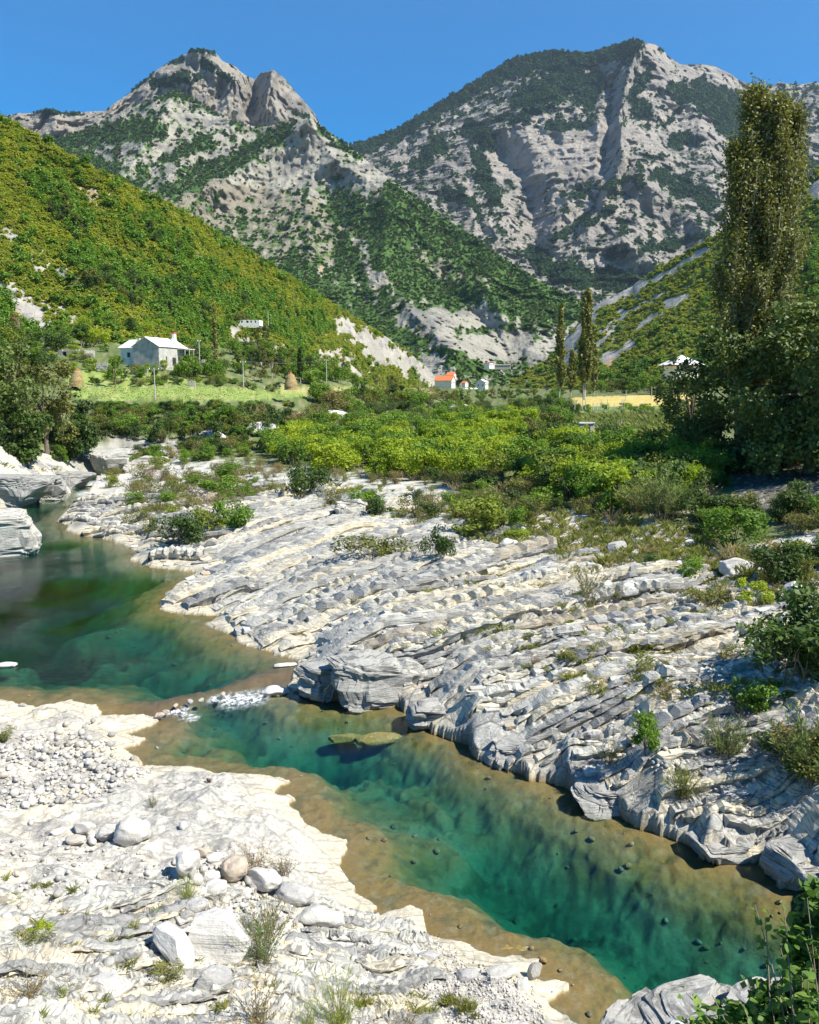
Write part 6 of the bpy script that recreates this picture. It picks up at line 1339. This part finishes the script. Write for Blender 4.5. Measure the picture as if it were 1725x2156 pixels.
# white ring and litter on the rocks
p = hit(1417, 1250); R1, R2 = .25, .075; V, F = [], []
for i in range(28):
    for j in range(10):
        a1, a2 = 6.2832 * i / 28, 6.2832 * j / 10; V.append(((R1 + R2 * math.cos(a2)) * math.cos(a1), (R1 + R2 * math.cos(a2)) * math.sin(a1), R2 * math.sin(a2))); F.append((i * 10 + j, ((i + 1) % 28) * 10 + j, ((i + 1) % 28) * 10 + (j + 1) % 10, i * 10 + (j + 1) % 10))
o = ob('tyre', make_mesh('tyre', np.array(V), np.array(F), True), M_PORC, None, (p.x, p.y, p.z + .22), (R(52), .1, .1)); tag(o, 'white ring like an old tyre propped on the rocks', 'tyre')
def litter(px, py, w, h, m, label, seed):
    rs = np.random.RandomState(seed); p = hit(px, py); n = 7; gx, gz = np.meshgrid(np.linspace(-w / 2, w / 2, n), np.linspace(0, h, n)); V = np.stack([gx + rs.normal(0, w * .07, gx.shape), rs.normal(0, w * .16, gx.shape), gz], -1).reshape(-1, 3)
    o = ob('plastic_bag', make_mesh('plastic_bag', V, grid_faces(n, n), True), m, None, (p.x, p.y, p.z + .02)); tag(o, label, 'litter')
M_BLUE = plain('pale_blue_plastic', (.42, .60, .70), .4, .1)
litter(833, 1140, .7, .25, M_BLUE, 'pale blue plastic caught on the rocks beside the brown bush', 1); litter(886, 1175, .25, .8, M_PORC, 'white plastic strip hanging in the central twiggy bush', 2); litter(1683, 1345, .25, .7, M_PORC, 'white plastic scrap hanging in the dark bush at the right', 3); litter(440, 1648, .2, .14, M_RED, 'tiny dark red scrap on the smooth grey rock', 4)
# ------ the leafy bramble close to the camera at the lower right
def leafmesh(seed):
    rs = np.random.RandomState(seed); pr = [0, .55, .9, 1.0, .82, .45, 0]; V = []
    for k, w in enumerate(pr):
        t_ = k / 6; c = .10 * math.sin(t_ * 3.1) ; dr = -.18 * t_ * t_
        V += [(-.36 * w, t_, .10 * w + dr), (0, t_, dr), (.36 * w, t_, .10 * w + dr)]
    F = [(3 * i + j, 3 * i + j + 1, 3 * i + j + 4, 3 * i + j + 3) for i in range(6) for j in (0, 1)]
    return VM('leaf', (np.array(V) , np.array(F)), L_['vine'], True)
LM = [leafmesh(k) for k in range(2)]
br = tag(empty('bramble_bush', at_d(1800, 2500, 3.6)), 'leafy green bramble close to the camera at the lower right corner', 'shrub')
rs = np.random.RandomState(12); inv = Matrix.Translation(br.location).inverted()
ends = [(1590, 1905, 4.4), (1612, 1932, 4.5), (1650, 1900, 4.3), (1700, 1890, 4.2), (1640, 1985, 4.3), (1690, 1960, 4.2), (1730, 1930, 4.1), (1640, 2040, 4.2), (1700, 2030, 4.1), (1745, 2000, 4.0), (1620, 2090, 4.1), (1670, 2100, 4.0), (1725, 2090, 3.9), (1560, 2110, 4.1), (1500, 2095, 4.2), (1445, 2090, 4.3), (1425, 2140, 4.2), (1480, 2150, 4.1), (1540, 2155, 4.0), (1600, 2150, 4.0), (1660, 2160, 3.9), (1710, 2150, 3.8), (1760, 2060, 3.9), (1770, 1970, 4.0), (1690, 2000, 4.3), (1720, 2060, 4.2), (1655, 2070, 4.3), (1610, 2130, 4.2), (1740, 2120, 4.1), (1575, 2065, 4.3)]
stems_ = []; nl = 0
for k, (x, y, D) in enumerate(ends):
    A = np.array(at_d(1760 - (1760 - x) * .35 + rs.normal(0, 25), 2480 + rs.normal(0, 40), 3.7)); B = np.array(at_d(x, y, D)); mid = (A + B) / 2 + np.array([rs.normal(0, .06), .0, .12]); pts = [A * (1 - t_) ** 2 + 2 * mid * t_ * (1 - t_) + B * t_ * t_ for t_ in np.linspace(0, 1, 12)]
    stems_.append(tube(pts, np.linspace(.007, .0025, 12), 5))
    for q in range(13 if k > 2 else 7):
        t_ = 1 - (q / 13) ** 1.1 * .55; c_ = np.array([np.interp(t_ * 11, range(12), np.array(pts)[:, j]) for j in range(3)]) + rs.normal(0, .045 if k > 2 else .015, 3)
        s_ = rs.uniform(.045, .085) if q > 1 else .04; o = ob('leaf', LM[q % 2], None, br, c_, (rs.normal(.35, .5), rs.normal(0, .5), rs.rand() * 6.28), (s_,) * 3); o.matrix_parent_inverse = inv; nl += 1
bl_ = [(*(np.array(at_d(x, y, D))), .16, .14, .16) for x, y, D in [(1700, 1960, 4.3), (1690, 2040, 4.3), (1730, 2100, 4.2), (1660, 2110, 4.3), (1740, 1900, 4.3), (1640, 2140, 4.2), (1560, 2150, 4.3), (1720, 2150, 4.1), (1670, 2000, 4.4), (1480, 2156, 4.3), (1780, 2020, 4.2), (1620, 2060, 4.45)]]
V_, F_ = leaves(2600, bl_, .034, 5, .7, .2, .6, .3, 6.0); o = ob('foliage', make_mesh('foliage', V_, F_, False), L_['vine'], br); o.matrix_parent_inverse = inv; tag(o, kind='stuff')
o = ob('stem', make_mesh('stem', *join_mesh(stems_), True), MB['twig'], br); o.matrix_parent_inverse = inv
# ------------------------------------------------------------------ the air
hz_ = ob('haze', make_mesh('haze', *box(-9000, 9000, -400, 9000, -8, 4200), False)); tag(hz_, kind='stuff')
t = NT('haze'); t.n.remove(t.b); pv = t.new('ShaderNodeVolumePrincipled'); pv.inputs['Color'].default_value = (.62, .8, 1, 1); pv.inputs['Density'].default_value = .000023; pv.inputs['Anisotropy'].default_value = .2
t.l.new(pv.outputs[0], t.out.inputs['Volume']); hz_.data.materials.append(t.m)
